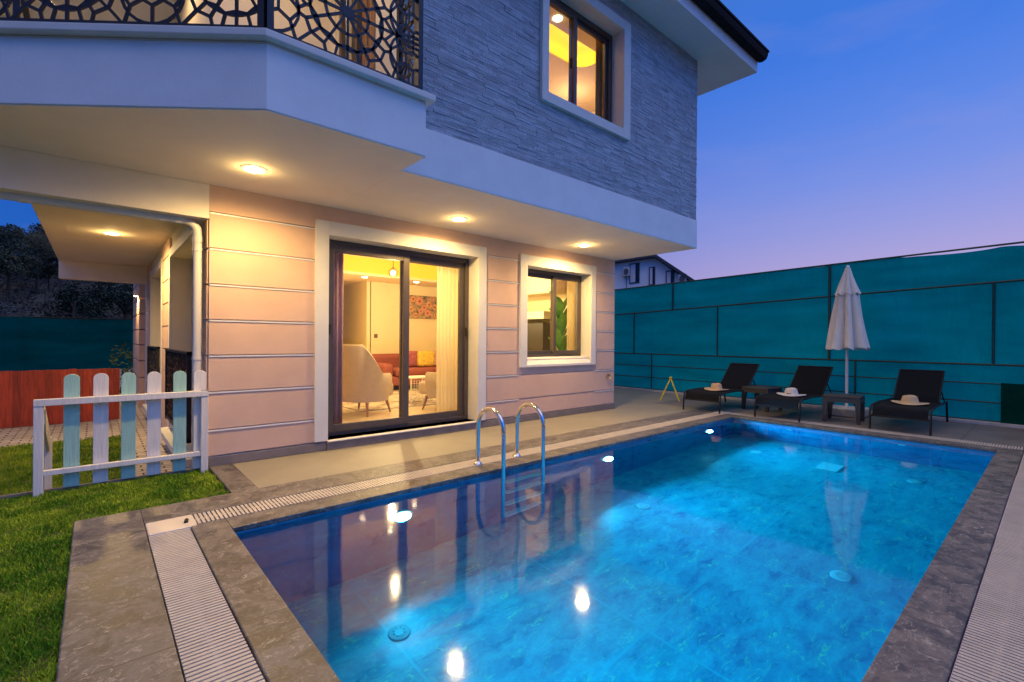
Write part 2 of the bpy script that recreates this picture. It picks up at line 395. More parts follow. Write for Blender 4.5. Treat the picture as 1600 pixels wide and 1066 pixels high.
for i, x in enumerate((1.82, 4.42, 6.82)):
    rim = MB()
    rim.tube([(x, PY1-.03, -.45), (x, PY1, -.45)], .10, 28)
    ro = rim.build('pool_light', RIM, basin, bevel=.004)
    MB().tube([(x, PY1-.036, -.45), (x, PY1-.031, -.45)], .075, 24).build('lens', POOLBULB, ro)
    lamp('AREA', 'pool_lamp', (x, PY1-.05, -.45), (48, 84, 118)[i], (.08, .64, 1.0), ro, size=.14, direction=(0, -1, .30), spread=R(160))
w = MB().add([(PX0, PY0, -.045), (PX1, PY0, -.045), (PX1, PY1, -.045), (PX0, PY1, -.045)], [(0, 1, 2, 3)])
tag(w.build('pool_water', WATER, recalc=False), kind='structure')

# overflow channels with slatted grates
def channel(name, label, x0, x1, y0, y1, along, skip=0):
    t = thing(name, ((x0+x1)/2, (y0+y1)/2, -.08), label, 'drain grate', 'drain grates around the pool')
    MB().box(x0, x1, y0, y1, -TH, -.07).build('trough', mat('grey_brown_trough', (.10, .085, .075), .8), t)  # grey-brown channel bed under the slats
    b = MB(); pit = .0255; wd = .0165; z0, z1 = -.022, -.001
    a0, a1 = (x0, x1) if along == 'x' else (y0, y1)
    k = a0+.006
    while k+wd < a1:
        if along == 'x': b.box(k, k+wd, y0+.002, y1-.002, z0, z1)
        else: b.box(x0+.002, x1-.002, k, k+wd, z0, z1)
        k += pit
    b.build('slats', GRATE, t)
    if along == 'x':
        c = (y0+y1)/2; MB().box(a0, a1, c-.009, c+.009, z0-.006, z1-.0035).build('spine', GRATE, t)
    else:
        c = (x0+x1)/2; MB().box(c-.009, c+.009, a0, a1, z0-.006, z1-.0035).build('spine', GRATE, t)
channel('drain_grate', 'pale slatted grate channel between the pool coping and the house', .50, 7.905, 3.64, 3.855, 'x')
channel('drain_grate', 'pale slatted grate channel beside the grass, nearest the lawn', .243, .455, -1.2, 3.61, 'y')
channel('drain_grate', 'pale slatted grate channel between the pool and the sun loungers', 7.91, 8.135, .26, 3.64, 'y')
channel('drain_grate', 'wide pale slatted grate channel along the right edge of the pool', .46, 8.135, .04, .25, 'x')
cv = MB().box(.245, .50, 3.612, 3.860, -.03, .001)
cp = tag(cv.build('drain_cover', mat('pale_cover_plastic', (.68, .60, .50), .4, noise=.06, nscale=10), bevel=.008), 'smooth pale corner cover plate where two drain grates meet beside the lawn', 'drain cover')
MB().tube([(.445, 3.70, .002), (.455, 3.755, .002)], .012, 10).build('finger_hole', BLACK, cp)
tag(MB().box(7.91, 8.135, 3.642, 3.86, -.03, .001).build('drain_cover', MATS['pale_cover_plastic'], bevel=.008), 'corner cover plate of the drain grates by the first sun lounger', 'drain cover')

# pool ladder
lad = thing('pool_ladder', (3.03, 3.5, 0), 'stainless steel pool ladder with two arched handrails entering the water', 'pool ladder')
for x in (2.785, 3.290):
    pts = [(x, 3.685, -.02), (x, 3.683, .16), (x, 3.68, .34)]
    for k in range(1, 16):
        t = math.pi*k/16; pts.append((x, 3.49+.19*math.cos(t), .36+.19*math.sin(t)))
    pts += [(x, 3.30, .34), (x, 3.30, 0), (x, 3.30, -.5), (x, 3.30, -1.02)]
    h = MB().tube(pts, .021, 16).build('handrail', STEEL, lad, smooth=True)
    MB().lathe([(.022, .03), (.03, .022), (.042, .006), (.045, 0)], (x, 3.685, .001), 20).build('flange', STEEL, h, smooth=True)
for z in (-.20, -.48, -.76, -1.0):
    MB().box(2.80, 3.275, 3.265, 3.335, z-.012, z+.008).build('tread', mat('white_tread', (.6, .66, .66), .4), lad, bevel=.004)

# ------------------------------------------------------------------ the villa
HX0, HX1, HY, UY, ZC = .79, 6.92, 5.18, 3.65, 2.616
villa = thing('villa', (4, 6, 0), 'two storey villa with salmon grooved ground floor, grey stone upper floor and lit balcony', 'house')
DOOR = (1.885, 3.89, .10, 2.31); WIN = (4.797, 6.25, .93, 2.30)
DT = (1.745, 4.03, .10, 2.46); WT = (4.655, 6.38, .795, 2.455)
# structural wall behind the panels
GR = lambda h: (h[0]-.014, h[1]+.014, h[2]-.014, h[3]+.014)
b = MB(); b.wallY(HX0, HX1, -.34, ZC, 5.207, 5.40, [GR(DOOR), GR(WIN)]); b.build('ground_floor_wall', CREAM, villa)
# grooved panels: courses a third of a metre high with a chamfered top lip
b = MB(); gz = [.10, .335, .69, 1.03, 1.362, 1.694, 2.026, 2.36, ZC]
for i in range(len(gz)-1):
    z0, z1 = gz[i]+(.0 if i == 0 else .012), gz[i+1]-(.012 if i < len(gz)-2 else 0)
    for a, c in ((HX0, DT[0]), (DT[1], WT[0]), (WT[1], HX1), (DT[0], DT[1]), (WT[0], WT[1])):
        zz = [(z0, z1)]
        if (a, c) == (DT[0], DT[1]): zz = [(max(z0, DT[3]), z1)]
        if (a, c) == (WT[0], WT[1]): zz = [(z0, min(z1, WT[2])), (max(z0, WT[3]), z1)]
        for u, v in zz:
            if v-u > .005: b.box(a, c, 5.18, 5.2055, u, v)
b.build('grooved_panels', PINK, villa, bevel=0)
b = MB()
for z in gz[1:-1]:      # the pale groove profile set between the courses
    for a, c in ((HX0, DT[0]), (DT[1], WT[0]), (WT[1], HX1)):
        b.box(a+.002, c-.002, 5.173, 5.2047, z-.0118, z+.001)
b.build('groove_profile', mat('groove_profile_pvc', (.78, .76, .75), .35), villa)
b = MB(); b.box(HX0, DT[0]+.13, 5.165, 5.18, 0, .085); b.box(DT[1]-.11, HX1, 5.165, 5.18, 0, .085); b.box(DT[0]+.13, DT[1]-.11, 5.145, 5.2, 0, .085)
b.build('skirting', SKIRT, villa, bevel=.003)
# side faces of the ground floor
def sideX(b, x0, x1, y0, y1, z0, z1, holes=()):
    t = MB().wallY(y0, y1, z0, z1, 0, 1, holes)
    b.add([(x0+(x1-x0)*v[1], v[0], v[2]) for v in t.v], t.f)
b = MB(); side_holes = [(5.95, 8.06, -.05, 2.30), (9.25, 11.1, -.05, 2.30)]
sideX(b, .80, 1.05, 5.40, 15.1, -.34, 2.62, side_holes); b.build('side_wall', CREAM, villa)
b = MB(); sideX(b, 6.75, HX1, 5.40, 11.0, -.34, 2.62); b.build('side_wall', CREAM, villa)
MB().box(.80, 6.9, 15.1, 15.3, -.34, 5.49).build('back_wall', CREAM, villa)
zz = [-.34]+gz[1:-1]+[2.6]
for y0, y1, xa, xb in ((5.206, 5.83, .775, .80), (8.18, 9.13, .775, .80), (11.22, 12.15, .775, .80), (12.9, 15.1, .70, .80), (5.206, 11, HX1, HX1+.02)):
    b = MB()
    for i in range(len(zz)-1): sideX(b, xa, xb, y0, y1, zz[i]+(.0 if i == 0 else .01), zz[i+1]-.01)
    b.build('side_panels', PINK, villa)
wl = MB().box(.62, .70, 13.3, 13.42, 2.10, 2.22).build('wall_lamp', RIM, villa, bevel=.01)
MB().box(.635, .685, 13.315, 13.405, 2.09, 2.10).build('lens', BULB, wl)
lamp('SPOT', 'wall_lamp_light', (.60, 13.36, 2.07), 90, (1, .62, .22), wl, size=.05, direction=(.25, -.2, -1), spot_size=R(150), spot_blend=.5)
# side openings: trims, jambs, dark doors and low lattice guards
for (y0, y1, z0, z1) in side_holes:
    t = MB()
    for a, c, u, v in ((y0-.12, y0, -.05, z1+.12), (y1, y1+.12, -.05, z1+.12), (y0, y1, z1, z1+.12)): sideX(t, .765, .80, a, c, u, v)
    f = t.build('door_surround', TRIM, villa)
    t = MB(); sideX(t, 1.10, 1.15, y0, y1, -.05, z1, [(y0+.1, (y0+y1)/2-.05, .05, z1-.1), ((y0+y1)/2+.05, y1-.1, .05, z1-.1)]); t.build('door_frame', ALU, villa)
    t = MB(); sideX(t, 1.12, 1.125, y0+.1, y1-.1, .05, z1-.1); t.build('door_glass', mat('dark_glass', (.01, .012, .02), .05), villa)
    t = MB(); t.box(1.05, 1.16, y1, y1+.02, -.05, z1); t.box(.66, .80, y0-.1, y1+.1, -.12, -.05); t.build('door_sill', TRIM, villa)

# trims of the two front openings
def surround(name, hole, outer, y, parent, sill=False):
    x0, x1, z0, z1 = hole; X0, X1, Z0, Z1 = outer
    t = MB(); yb = y+.235; yf = y-.028
    t.box(X0, x0, yf, y+.02, Z0, Z1); t.box(x1, X1, yf, y+.02, Z0, Z1); t.box(x0, x1, yf, y+.02, z1, Z1)
    t.box(x0-.012, x0, y+.02, yb, z0, z1+.012); t.box(x1, x1+.012, y+.02, yb, z0, z1+.012); t.box(x0, x1, y+.02, yb, z1, z1+.012)
    ob = t.build(name, TRIM, parent, bevel=.004)
    s = MB()
    if sill == 'flat': s.box(x0, x1, yf, yb, Z0, z0)
    elif sill:
        s.add([(x0, yf, Z0), (x1, yf, Z0), (x1, yf, Z0+.035), (x0, yf, Z0+.035), (x0, y+.06, z0), (x1, y+.06, z0), (x1, yb, z0+.006), (x0, yb, z0+.006), (x0, yb, Z0), (x1, yb, Z0)],
              [(0, 1, 2, 3), (3, 2, 5, 4), (4, 5, 6, 7), (7, 6, 9, 8), (8, 9, 1, 0), (0, 3, 4, 7, 8), (1, 9, 6, 5, 2)])
    else:
        s.box(X0+.13, X1-.12, y-.05, yb, z0-.014, z0)
    s.build(name.replace('surround', 'sill'), TRIM, parent, bevel=.003)
    return ob
surround('door_surround', DOOR, DT, 5.18, villa)
surround('window_surround', WIN, WT, 5.18, villa, True)

def casement(name, hole, y, parent, split, fw=.055, lw=.06, left_front=True, handles=()):
    """outer frame, two leaves with their own frames and panes"""
    x0, x1, z0, z1 = hole
    t = MB(); t.wallY(x0, x1, z0, z1, y, y+.09, [(x0+fw, x1-fw, z0+fw*.8, z1-fw)])
    f = t.build(name, ALU, parent, bevel=.004)
    for k, (a, c) in enumerate(((x0+fw*.8, split+lw*.55), (split-lw*.55, x1-fw*.8))):
        yy = y-.012 if (k == 0) == left_front else y+.034
        t = MB(); t.wallY(a, c, z0+fw*.7, z1-fw*.9, yy, yy+.04, [(a+lw, c-lw, z0+fw*.7+lw, z1-fw*.9-lw)])
        lf = t.build('leaf_frame', ALU, f, bevel=.004)
        t = MB(); X_, Y_, Z_, W_ = a+lw-.01, c-lw+.01, z0+fw*.7+lw-.01, z1-fw*.9-lw+.01; t.add([(X_, yy+.02, Z_), (Y_, yy+.02, Z_), (Y_, yy+.02, W_), (X_, yy+.02, W_)], [(0, 1, 2, 3)]); t.build('pane', GLASS, f)
    for hx, hz in handles:
        MB().box(hx-.012, hx+.012, y-.04, y-.01, hz-.06, hz+.06).build('handle', BLACK, f, bevel=.008)
    return f
casement('sliding_door', DOOR, 5.375, villa, 2.92, .06, .085, True, [(1.965, 1.30), (3.83, 1.30)])
casement('window', WIN, 5.375, villa, 5.60, .06, .06, False)

# upper floor
UW = (3.66, 5.00, 3.87, 5.12); UT = (3.56, 5.14, 3.76, 5.24)
b = MB(); b.wallY(1.95, HX1-.02, 3.05, 5.49, UY+.03, UY+.22, [GR(UW)]); sideX(b, HX1-.22, HX1-.02, UY+.22, 15.1, 3.05, 5.49); b.build('upper_wall', WHITE, villa)
b = MB(); b.box(1.932, HX1, UY, UY+.25, ZC+.006, 3.045); b.box(HX1-.25, HX1, UY+.25, 15.1, ZC+.006, 3.045); b.build('white_band', WHITE, villa, bevel=.006)
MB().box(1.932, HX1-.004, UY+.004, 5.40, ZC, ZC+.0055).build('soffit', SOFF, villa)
# split face stone: every stone its own block in one mesh
b = MB(); z = 3.048
while z < 5.485:
    h = random.choice((.017, .021, .026, .032)); h = min(h, 5.488-z); x = 1.955+random.random()*.02
    while x < HX1:
        l = random.uniform(.07, .34); x2 = min(x+l, HX1+random.uniform(0, .012))
        zc = z+h/2
        segs = [(x, x2)]
        if UT[2] < zc < UT[3]: segs = [(x, min(x2, UT[0])), (max(x, UT[1]), x2)]
        for a, c in segs:
            if c-a > .012: 
                dpt = random.choice((.003, .004, .005, .006, .009))
                b.box(a+.001, c-.001, UY+.03-dpt-.006, UY+.032, z+.001, z+h-.001)
        x += l
    z += h
b.build('stone_cladding', per_piece(mat('grey_split_stone', (.40, .45, .50), .85, noise=.16, nscale=7, bump=.8, bscale=55), .22), villa)
surround('window_surround', UW, UT, UY, villa, 'flat')
casement('window', UW, UY+.16, villa, 4.28, .06, .055, True, [(4.19, 4.45)])

# balcony slab, its cornice and beams
BP = [(1.93, 3.25), (1.93, 3.649), (1.93, 5.20), (1.93, 12.4), (-.53, 12.4), (-.53, 5.46), (-.95, 5.46), (-.95, 4.68), (.795, 3.25)]
b = MB().prism(BP, ZC+.006, 3.03); b.build('balcony_slab', WHITE, villa, bevel=.005)
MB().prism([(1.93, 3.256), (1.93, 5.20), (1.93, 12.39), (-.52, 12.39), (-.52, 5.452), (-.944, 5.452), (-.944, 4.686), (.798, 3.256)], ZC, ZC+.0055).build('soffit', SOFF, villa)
o_ = .055
CPol = [(1.93+o_, 3.25-o_), (1.93+o_, 3.648), (1.93, 3.648), (1.93, 12.4), (-.53-o_, 12.4), (-.53-o_, 5.46+o_), (-.95-o_, 5.46+o_), (-.95-o_, 4.655), (.775, 3.25-o_)]
b = MB().prism(CPol, 3.045, 3.095); b2 = MB().prism([(x, y) for x, y in BP], 3.03, 3.045); b.add(b2.v, b2.f)
b.build('balcony_cornice', TRIM, villa, bevel=.012, seg=3)
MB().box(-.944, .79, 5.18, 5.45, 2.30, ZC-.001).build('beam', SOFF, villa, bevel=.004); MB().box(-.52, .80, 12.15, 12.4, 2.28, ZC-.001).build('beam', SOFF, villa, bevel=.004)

# balcony back walls, its door and upper rooms shell
b = MB(); b.box(.79, 1.95, 5.20, 5.40, 3.05, 5.49); sideX(b, .79, .99, 5.40, 15.1, 3.05, 5.49)
sideX(b, 1.952, 2.10, UY+.22, 5.20, 3.05, 5.49, [(4.20, 5.12, 3.08, 5.2)]); b.box(1.952, 2.10, UY+.032, UY+.218, 3.05, 5.49)
b.build('balcony_wall', CREAM, villa)
t = MB(); sideX(t, 1.965, 2.02, 4.20, 5.12, 3.08, 5.2, [(4.27, 4.66, 3.14, 5.13), (4.70, 5.06, 3.14, 5.13)]); f = t.build('balcony_door', ALU, villa)
t = MB(); t.add([(2.0, 4.25, 3.12), (2.0, 5.08, 3.12), (2.0, 5.08, 5.15), (2.0, 4.25, 5.15)], [(0, 1, 2, 3)]); t.build('pane', GLASS, f)
t = MB()
for k in range(16):
    y = 4.42+k*.045; t.box(2.14+.012*math.sin(k*1.7), 2.16+.012*math.sin(k*1.7), y, y+.045, 3.1, 5.3)
t.build('curtain', mat('brown_curtain', (.36, .17, .10), .8), villa)

# railings with a laser cut star lattice
def clip(p, q, x0, x1, y0, y1):
    t0, t1 = 0., 1.; dx, dy = q[0]-p[0], q[1]-p[1]
    for pp, qq in ((-dx, p[0]-x0), (dx, x1-p[0]), (-dy, p[1]-y0), (dy, y1-p[1])):
        if abs(pp) < 1e-12:
            if qq < 0: return None
        else:
            r = qq/pp
            if pp < 0: t0 = max(t0, r)
            else: t1 = min(t1, r)
    if t0 >= t1-1e-4: return None
    return (p[0]+t0*dx, p[1]+t0*dy), (p[0]+t1*dx, p[1]+t1*dy)
def voronoi(pts, x0, x1, y0, y1):
    """edges of the cells round the given points, each once"""
    P = np.array(pts); out = {}
    for i, p in enumerate(P):
        poly = [((x0, y0), -1), ((x1, y0), -2), ((x1, y1), -3), ((x0, y1), -4)]   # vertex, id of the edge that starts there
        dd = ((P-p)**2).sum(1)
        for j in np.argsort(dd)[1:26]:
            q = P[j]; mx_, my_ = (p+q)/2; nx_, ny_ = q-p; new = []
            f = lambda v: (v[0]-mx_)*nx_+(v[1]-my_)*ny_
            for k in range(len(poly)):
                (a, ea), (b_, eb) = poly[k], poly[(k+1) % len(poly)]; fa, fb = f(a), f(b_)
                if fa <= 0: new.append((a, ea))
                if (fa <= 0) != (fb <= 0):
                    t = fa/(fa-fb); c_ = (a[0]+t*(b_[0]-a[0]), a[1]+t*(b_[1]-a[1]))
                    new.append((c_, int(j) if fa <= 0 else ea))
            poly = new
            if not poly: break
        for k in range(len(poly)):
            a, e = poly[k]; b_ = poly[(k+1) % len(poly)][0]
            if e >= 0 and e > i and math.hypot(a[0]-b_[0], a[1]-b_[1]) > .006: out[(i, e)] = (a, b_)
    return list(out.values())
def star_pattern(x0, x1, y0, y1, phase):
    CW, CH = 1.02, .668; c, s_ = math.cos, math.sin; pts = []; segs = []
    for i in range(-3, 4):
        for j in range(-1, 3):
            cx, cy = phase+i*CW, y0+.334+j*CH
            for k in range(12): pts.append((cx+.085*c(R(15+30*k)), cy+.085*s_(R(15+30*k))))
            for k in range(12): pts.append((cx+.215*c(R(15+30*k)), cy+.215*s_(R(15+30*k))))
            for k in range(24): pts.append((cx+.292*c(R(7.5+15*k)), cy+.292*s_(R(7.5+15*k))))
            for sx in (-1, 1):
                for sy in (-1, 1): pts += [(cx+sx*.30, cy+sy*.205), (cx+sx*.205, cy+sy*.292)]
                pts.append((cx+sx*.315, cy+.062)); pts.append((cx+sx*.315, cy-.062))
            pts += [(cx+.055, cy+.3), (cx-.055, cy+.3), (cx+.055, cy-.3), (cx-.055, cy-.3)]
            for qy in (cy-.145, cy+.145):
                qx = cx-.51; pts.append((qx, qy))
                for k in range(6): pts.append((qx+.125*c(R(60*k)), qy+.125*s_(R(60*k))))
            pts.append((cx-.51, cy-.334)) if False else None
    mg = .5; P_ = [p for p in pts if x0-mg < p[0] < x1+mg and y0-mg < p[1] < y1+mg]
    P2 = []
    for p in P_:
        if all((p[0]-q[0])**2+(p[1]-q[1])**2 > .028**2 for q in P2): P2.append(p)
    segs = voronoi(P2, x0-mg, x1+mg, y0-mg, y1+mg)
    for i in range(-3, 4):
        for j in range(-1, 3):
            cx, cy = phase+i*CW, y0+.334+j*CH
            q = [(cx+.262*c(R(12*k)), cy+.262*s_(R(12*k))) for k in range(31)]
            segs += list(zip(q, q[1:]))
            for qy in (cy-.145, cy+.145):
                q = [(cx-.51+.188*c(R(15*k)), qy+.188*s_(R(15*k))) for k in range(25)]
                segs += list(zip(q, q[1:]))
    out = []
    for p, q in segs:
        r = clip(p, q, x0, x1, y0, y1)
        if r and math.hypot(r[0][0]-r[1][0], r[0][1]-r[1][1]) > .004: out.append(r)
    hubs = [(phase+i*CW, y0+.334+j*CH) for i in range(-3, 4) for j in range(2)]
    return out, [h for h in hubs if x0 < h[0] < x1 and h[1] < y1]
def railing(a, c, z0, z1, phase, label, thick=.012, hubs_on=True, par=None, wd=.0185):
    a, c = Vector((*a, 0)), Vector((*c, 0)); d_ = (c-a); Lr = d_.length; d_.normalize(); nrm = Vector((-d_.y, d_.x, 0))
    P = lambda u, v: Vector((a.x+d_.x*u, a.y+d_.y*u, v))
    fr = MB(); pw = .04
    for u in (pw/2, Lr-pw/2): fr.obox(P(u, z0-.03), P(u, z1+.02), pw, pw, nrm)
    fr.obox(P(0, z0), P(Lr, z0), .03, .028); fr.obox(P(0, z1), P(Lr, z1), .045, .03)
    ro = fr.build('railing', IRON, par)
    if label: ro['label'] = label
    segs, hubs = star_pattern(pw, Lr-pw, z0+.01, z1-.01, phase)
    m_ = MB()
    for p, q in segs:
        m_.obox(P(*p), P(*q), thick, wd, Vector((0, 0, 1)) if abs(q[1]-p[1]) < abs(q[0]-p[0]) else d_)
    for h in hubs:
        pts = [P(h[0]+.038*math.cos(R(30*k)), h[1]+.038*math.sin(R(30*k))) for k in range(12)]
        vs = [p_+nrm*.007 for p_ in pts]+[p_-nrm*.007 for p_ in pts]
        m_.add(vs, [tuple(range(12)), tuple(range(12, 24))[::-1]]+[(k, (k+1) % 12, 12+(k+1) % 12, 12+k) for k in range(12)])
    m_.build('lattice', IRON, ro)
    return ro
railing((.795, 3.27), (1.90, 3.27), 3.125, 4.10, .516, None, par=villa)
railing((1.89, 3.30), (1.89, 3.63), 3.125, 4.10, .16, None, par=villa)
railing((-.46-.45, 4.275+.37), (.79, 3.272), 3.125, 4.10, .99, None, par=villa)
railing((-.48, 12.3), (-.48, 5.4), 3.125, 4.10, .45, None, par=villa)
railing((.74, 5.97), (.74, 8.05), .12, 1.03, .5, None, par=villa)
railing((.74, 9.27), (.74, 11.08), .12, 1.03, .5, None, par=villa)

# roof
b = MB(); b.box(-1.3, 7.9, 3.21, 15.6, 5.49, 5.50); b.build('eave_soffit', WHITE, villa)
b = MB(); b.box(-1.3, 7.9, 3.19, 3.21, 5.485, 5.66); b.box(7.9, 7.92, 3.19, 15.6, 5.485, 5.66); b.build('fascia_board', WHITE, villa)
b = MB()
prof = [(3.19, 5.655), (3.13, 5.64), (3.07, 5.66), (3.045, 5.71), (3.045, 5.745), (3.025, 5.745), (3.025, 5.775), (3.19, 5.775)]
n_ = len(prof); b.add([(-1.3, y, z) for y, z in prof]+[(7.96, y, z) for y, z in prof], [tuple(range(n_)), tuple(range(n_, 2*n_))]+[(i, (i+1) % n_, n_+(i+1) % n_, n_+i) for i in range(n_)])
b.build('gutter', GUT, villa)
b = MB(); b.add([(-1.4, 3.10, 5.78), (7.95, 3.10, 5.78), (7.95, 15.7, 5.78), (-1.4, 15.7, 5.78), (3.2, 7.7, 6.9), (3.4, 11.0, 6.9), (-1.4, 3.1, 5.776), ],
               [(0, 1, 4), (1, 2, 5, 4), (2, 3, 5), (3, 0, 4, 5)])
b.build('roof', mat('dark_roof_tile', (.05, .045, .05), .8), villa)

# recessed downlights
def downlight(x, y, z, power, col=(1, .65, .23), r=.10, tagm=BULB):
    t = MB().lathe([(0, -.010), (r*.80, -.010), (r, -.004), (r, 0)], (x, y, z), 28).build('downlight', RIM, villa, smooth=True)
    MB().lathe([(0, -.016), (r*.7, -.014), (r*.76, -.0105)], (x, y, z), 28).build('lens', tagm, t)
    if power:
        lamp('SPOT', 'downlight_lamp', (x, y, z-.03), power, col, t, size=.06, direction=(0, 0, -1), spot_size=R(176), spot_blend=.75)
        lamp('POINT', 'downlight_glow', (x, y, z-.07), power*.018, col, t, size=.03)
downlight(.995, 4.445, ZC, 205); downlight(3.207, 4.642, ZC, 195); downlight(5.46, 4.644, ZC, 240)
downlight(.163, 8.51, ZC, 290)
downlight(.2, 6.2, 5.49, 90, (1, .66, .32)); downlight(1.2, 4.1, 5.49, 90, (1, .66, .32)); downlight(0.1, 9.8, 5.49, 80, (1, .66, .32))

# downpipe with its horizontal run under the beam
t = MB()
pts = [(-1.6, 5.33, 2.285), (.60, 5.33, 2.287)]
for k in range(1, 9):
    a = R(90*k/8); pts.append((.60+.12*math.sin(a), 5.33, 2.167+.12*math.cos(a)))
pts += [(.722, 5.33, 1.9), (.722, 5.33, -.3)]
dp = t.tube(pts, .040, 18).build('downpipe', PVC, villa, smooth=True)
t = MB()
for a, c in (((.59, 5.33, 2.287), (.545, 5.33, 2.287)), ((.722, 5.33, 2.14), (.722, 5.33, 2.09)), ((-.40, 5.33, 2.287), (-.46, 5.33, 2.287))): t.tube([a, c], .046, 18)
for x in (-.33, .44): t.tube([(x-.012, 5.33, 2.287), (x+.012, 5.33, 2.287)], .0455, 18); t.box(x-.01, x+.01, 5.31, 5.35, 2.2, 2.30) if False else t.box(x-.012, x+.012, 5.318, 5.342, 2.325, 2.301+.03)
for z in (2.02, 1.0): t.tube([(.722, 5.33, z-.012), (.722, 5.33, z+.012)], .0455, 18); t.box(.76, .80, 5.32, 5.34, z-.008, z+.008)
t.build('pipe_clip', PVC, dp, smooth=True)
# tap and its stain on the wall
t = MB(); t.tube([(6.70, 5.18, .565), (6.70, 5.11, .565), (6.70, 5.085, .53)], .012, 10); t.tube([(6.70, 5.14, .565), (6.70, 5.14, .60)], .008, 8); t.box(6.675, 6.725, 5.133, 5.147, .60, .612); t.tube([(6.755, 5.18, .60), (6.755, 5.14, .60)], .015, 10)
t.build('garden_tap', mat('brass', (.45, .36, .22), .35, metal=1.), villa, smooth=True)

# ------------------------------------------------------------------ ground floor room
RX0, RX1, RY0, RY1, RZ = 1.2, 6.72, 5.41, 10.3, .10
ROOM = mat('room_wall_paint', (.82, .69, .42), .7, noise=.03, nscale=2)
b = MB()
b.box(4.70, RX1, RY1, RY1+.1, RZ, 2.9); b.box(4.62, 4.72, RY1-.0, 12.4, RZ, 2.9); b.box(1.1, 4.70, 12.4, 12.5, RZ, 2.9)
b.box(1.1, 1.2, 5.41, 12.4, RZ, 2.9); b.box(RX1, RX1+.03, RY0, RY1, RZ, 2.9)
b.box(4.0, 4.12, 10.6, 12.4, RZ, 2.9)
b.build('room_wall', ROOM, villa)
MB().box(1.1, 6.75, 5.20, 12.5, -.02, RZ).build('room_floor', mat('cream_floor_tile', (.62, .52, .38), .25, noise=.08, nscale=2), villa)
b = MB(); b.wallY(1.1, 6.75, 0, 0, 0, 0)   # ceiling ring with a raised tray
CZ = 2.50
for a, c, e, f_ in ((1.1, 6.75, 5.42, 6.0), (1.1, 6.75, 9.35, 12.5), (1.1, 2.0, 6.0, 9.35), (6.3, 6.75, 6.0, 9.35)): b.box(a, c, e, f_, CZ, CZ+.05)
b.box(1.1, 6.75, 5.42, 12.5, 2.86, 2.90)
b.build('room_ceiling', mat('room_ceiling_paint', (.80, .62, .36), .7), villa)
b = MB(); b.box(2.0, 6.3, 9.34, 9.36, CZ+.05, 2.86); b.box(6.29, 6.31, 6.0, 9.34, CZ+.05, 2.86); b.build('cove_light', COVE, villa)
for x, y in ((4.27, 9.63), (3.2, 9.63), (5.5, 9.63), (6.5, 8.0)):
    MB().lathe([(0, -.012), (.05, -.012), (.06, 0)], (x, y, CZ), 18).build('room_spot', BULB, villa)
lamp('POINT', 'room_lamp', (4.2, 8.2, 1.95), 120, (1, .74, .34), villa, size=.035)
lamp('POINT', 'room_lamp', (3.3, 6.3, 2.3), 80, (1, .74, .36), villa, size=.035)
lamp('POINT', 'room_lamp', (5.5, 6.6, 2.3), 75, (1, .76, .38), villa, size=.035)
lamp('POINT', 'room_lamp', (2.6, 11.3, 2.2), 110, (1, .76, .36), villa, size=.035)
# pendant lamp
pl = thing('pendant_lamp', (4.42, 8.65, 2.86), 'small cage pendant lamp hanging in the amber lit ceiling tray', 'lamp')
MB().tube([(4.42, 8.65, 2.86), (4.42, 8.65, 2.62)], .006, 6).build('cord', IRON, pl)
MB().lathe([(0, .05), (.03, .045), (.045, .01), (.04, -.03), (0, -.055)], (4.42, 8.65, 2.50), 16).build('bulb', BULB, pl, smooth=True)
t = MB()
for k in range(8):
    a = R(45*k); t.tube([(4.42, 8.65, 2.62), (4.42+.09*math.cos(a), 8.65+.09*math.sin(a), 2.54), (4.42+.075*math.cos(a), 8.65+.075*math.sin(a), 2.44)], .004, 5)
t.build('cage', IRON, pl)
# flower painting
pt = thing('painting', (6.0, RY1-.02, 1.98), 'wide canvas print of orange and red flowers on a dark ground above the sofa', 'painting')
MB().box(5.50, 6.50, RY1-.035, RY1-.002, 1.70, 2.26).build('canvas', mat('dark_floral_ground', (.03, .06, .06), .7, noise=.9, nscale=9, noise2=(.60, .40, .16)), pt)
t1, t2, t3 = MB(), MB(), MB()
for k, (fx, fz, fr_) in enumerate(((5.78, 2.17, .09), (6.08, 1.97, .09), (5.85, 1.78, .08), (6.30, 2.2, .07), (5.62, 2.10, .13), (5.95, 2.12, .12), (6.22, 2.05, .10), (6.18, 1.84, .10), (5.72, 1.92, .09), (5.50+.1, 1.80, .07), (6.38, 2.0, .09), (5.98, 1.88, .08), (6.40, 1.80, .06))):
    tt = (t1, t2)[k % 2]; n = 11
    for i in range(n):
        a = 2*math.pi*i/n; da = .22
        tt.add([(fx, RY1-.040, fz), (fx+fr_*.7*math.cos(a-da), RY1-.040, fz+fr_*.7*math.sin(a-da)), (fx+fr_*math.cos(a), RY1-.042, fz+fr_*math.sin(a)), (fx+fr_*.7*math.cos(a+da), RY1-.040, fz+fr_*.7*math.sin(a+da))], [(0, 1, 2, 3)])
    t3.tube([(fx, RY1-.044, fz), (fx, RY1-.040, fz)], fr_*.25, 10)
t1.build('orange_petals', mat('orange_petal', (.85, .22, .04), .7, noise=.5, nscale=16, noise2=(.9, .55, .2)), pt, recalc=False); t2.build('pink_petals', mat('pink_petal', (.9, .62, .38), .7, noise=.4, nscale=16, noise2=(.85, .2, .08)), pt, recalc=False); t3.build('flower_centre', mat('flower_centre', (.25, .03, .02), .7), pt)
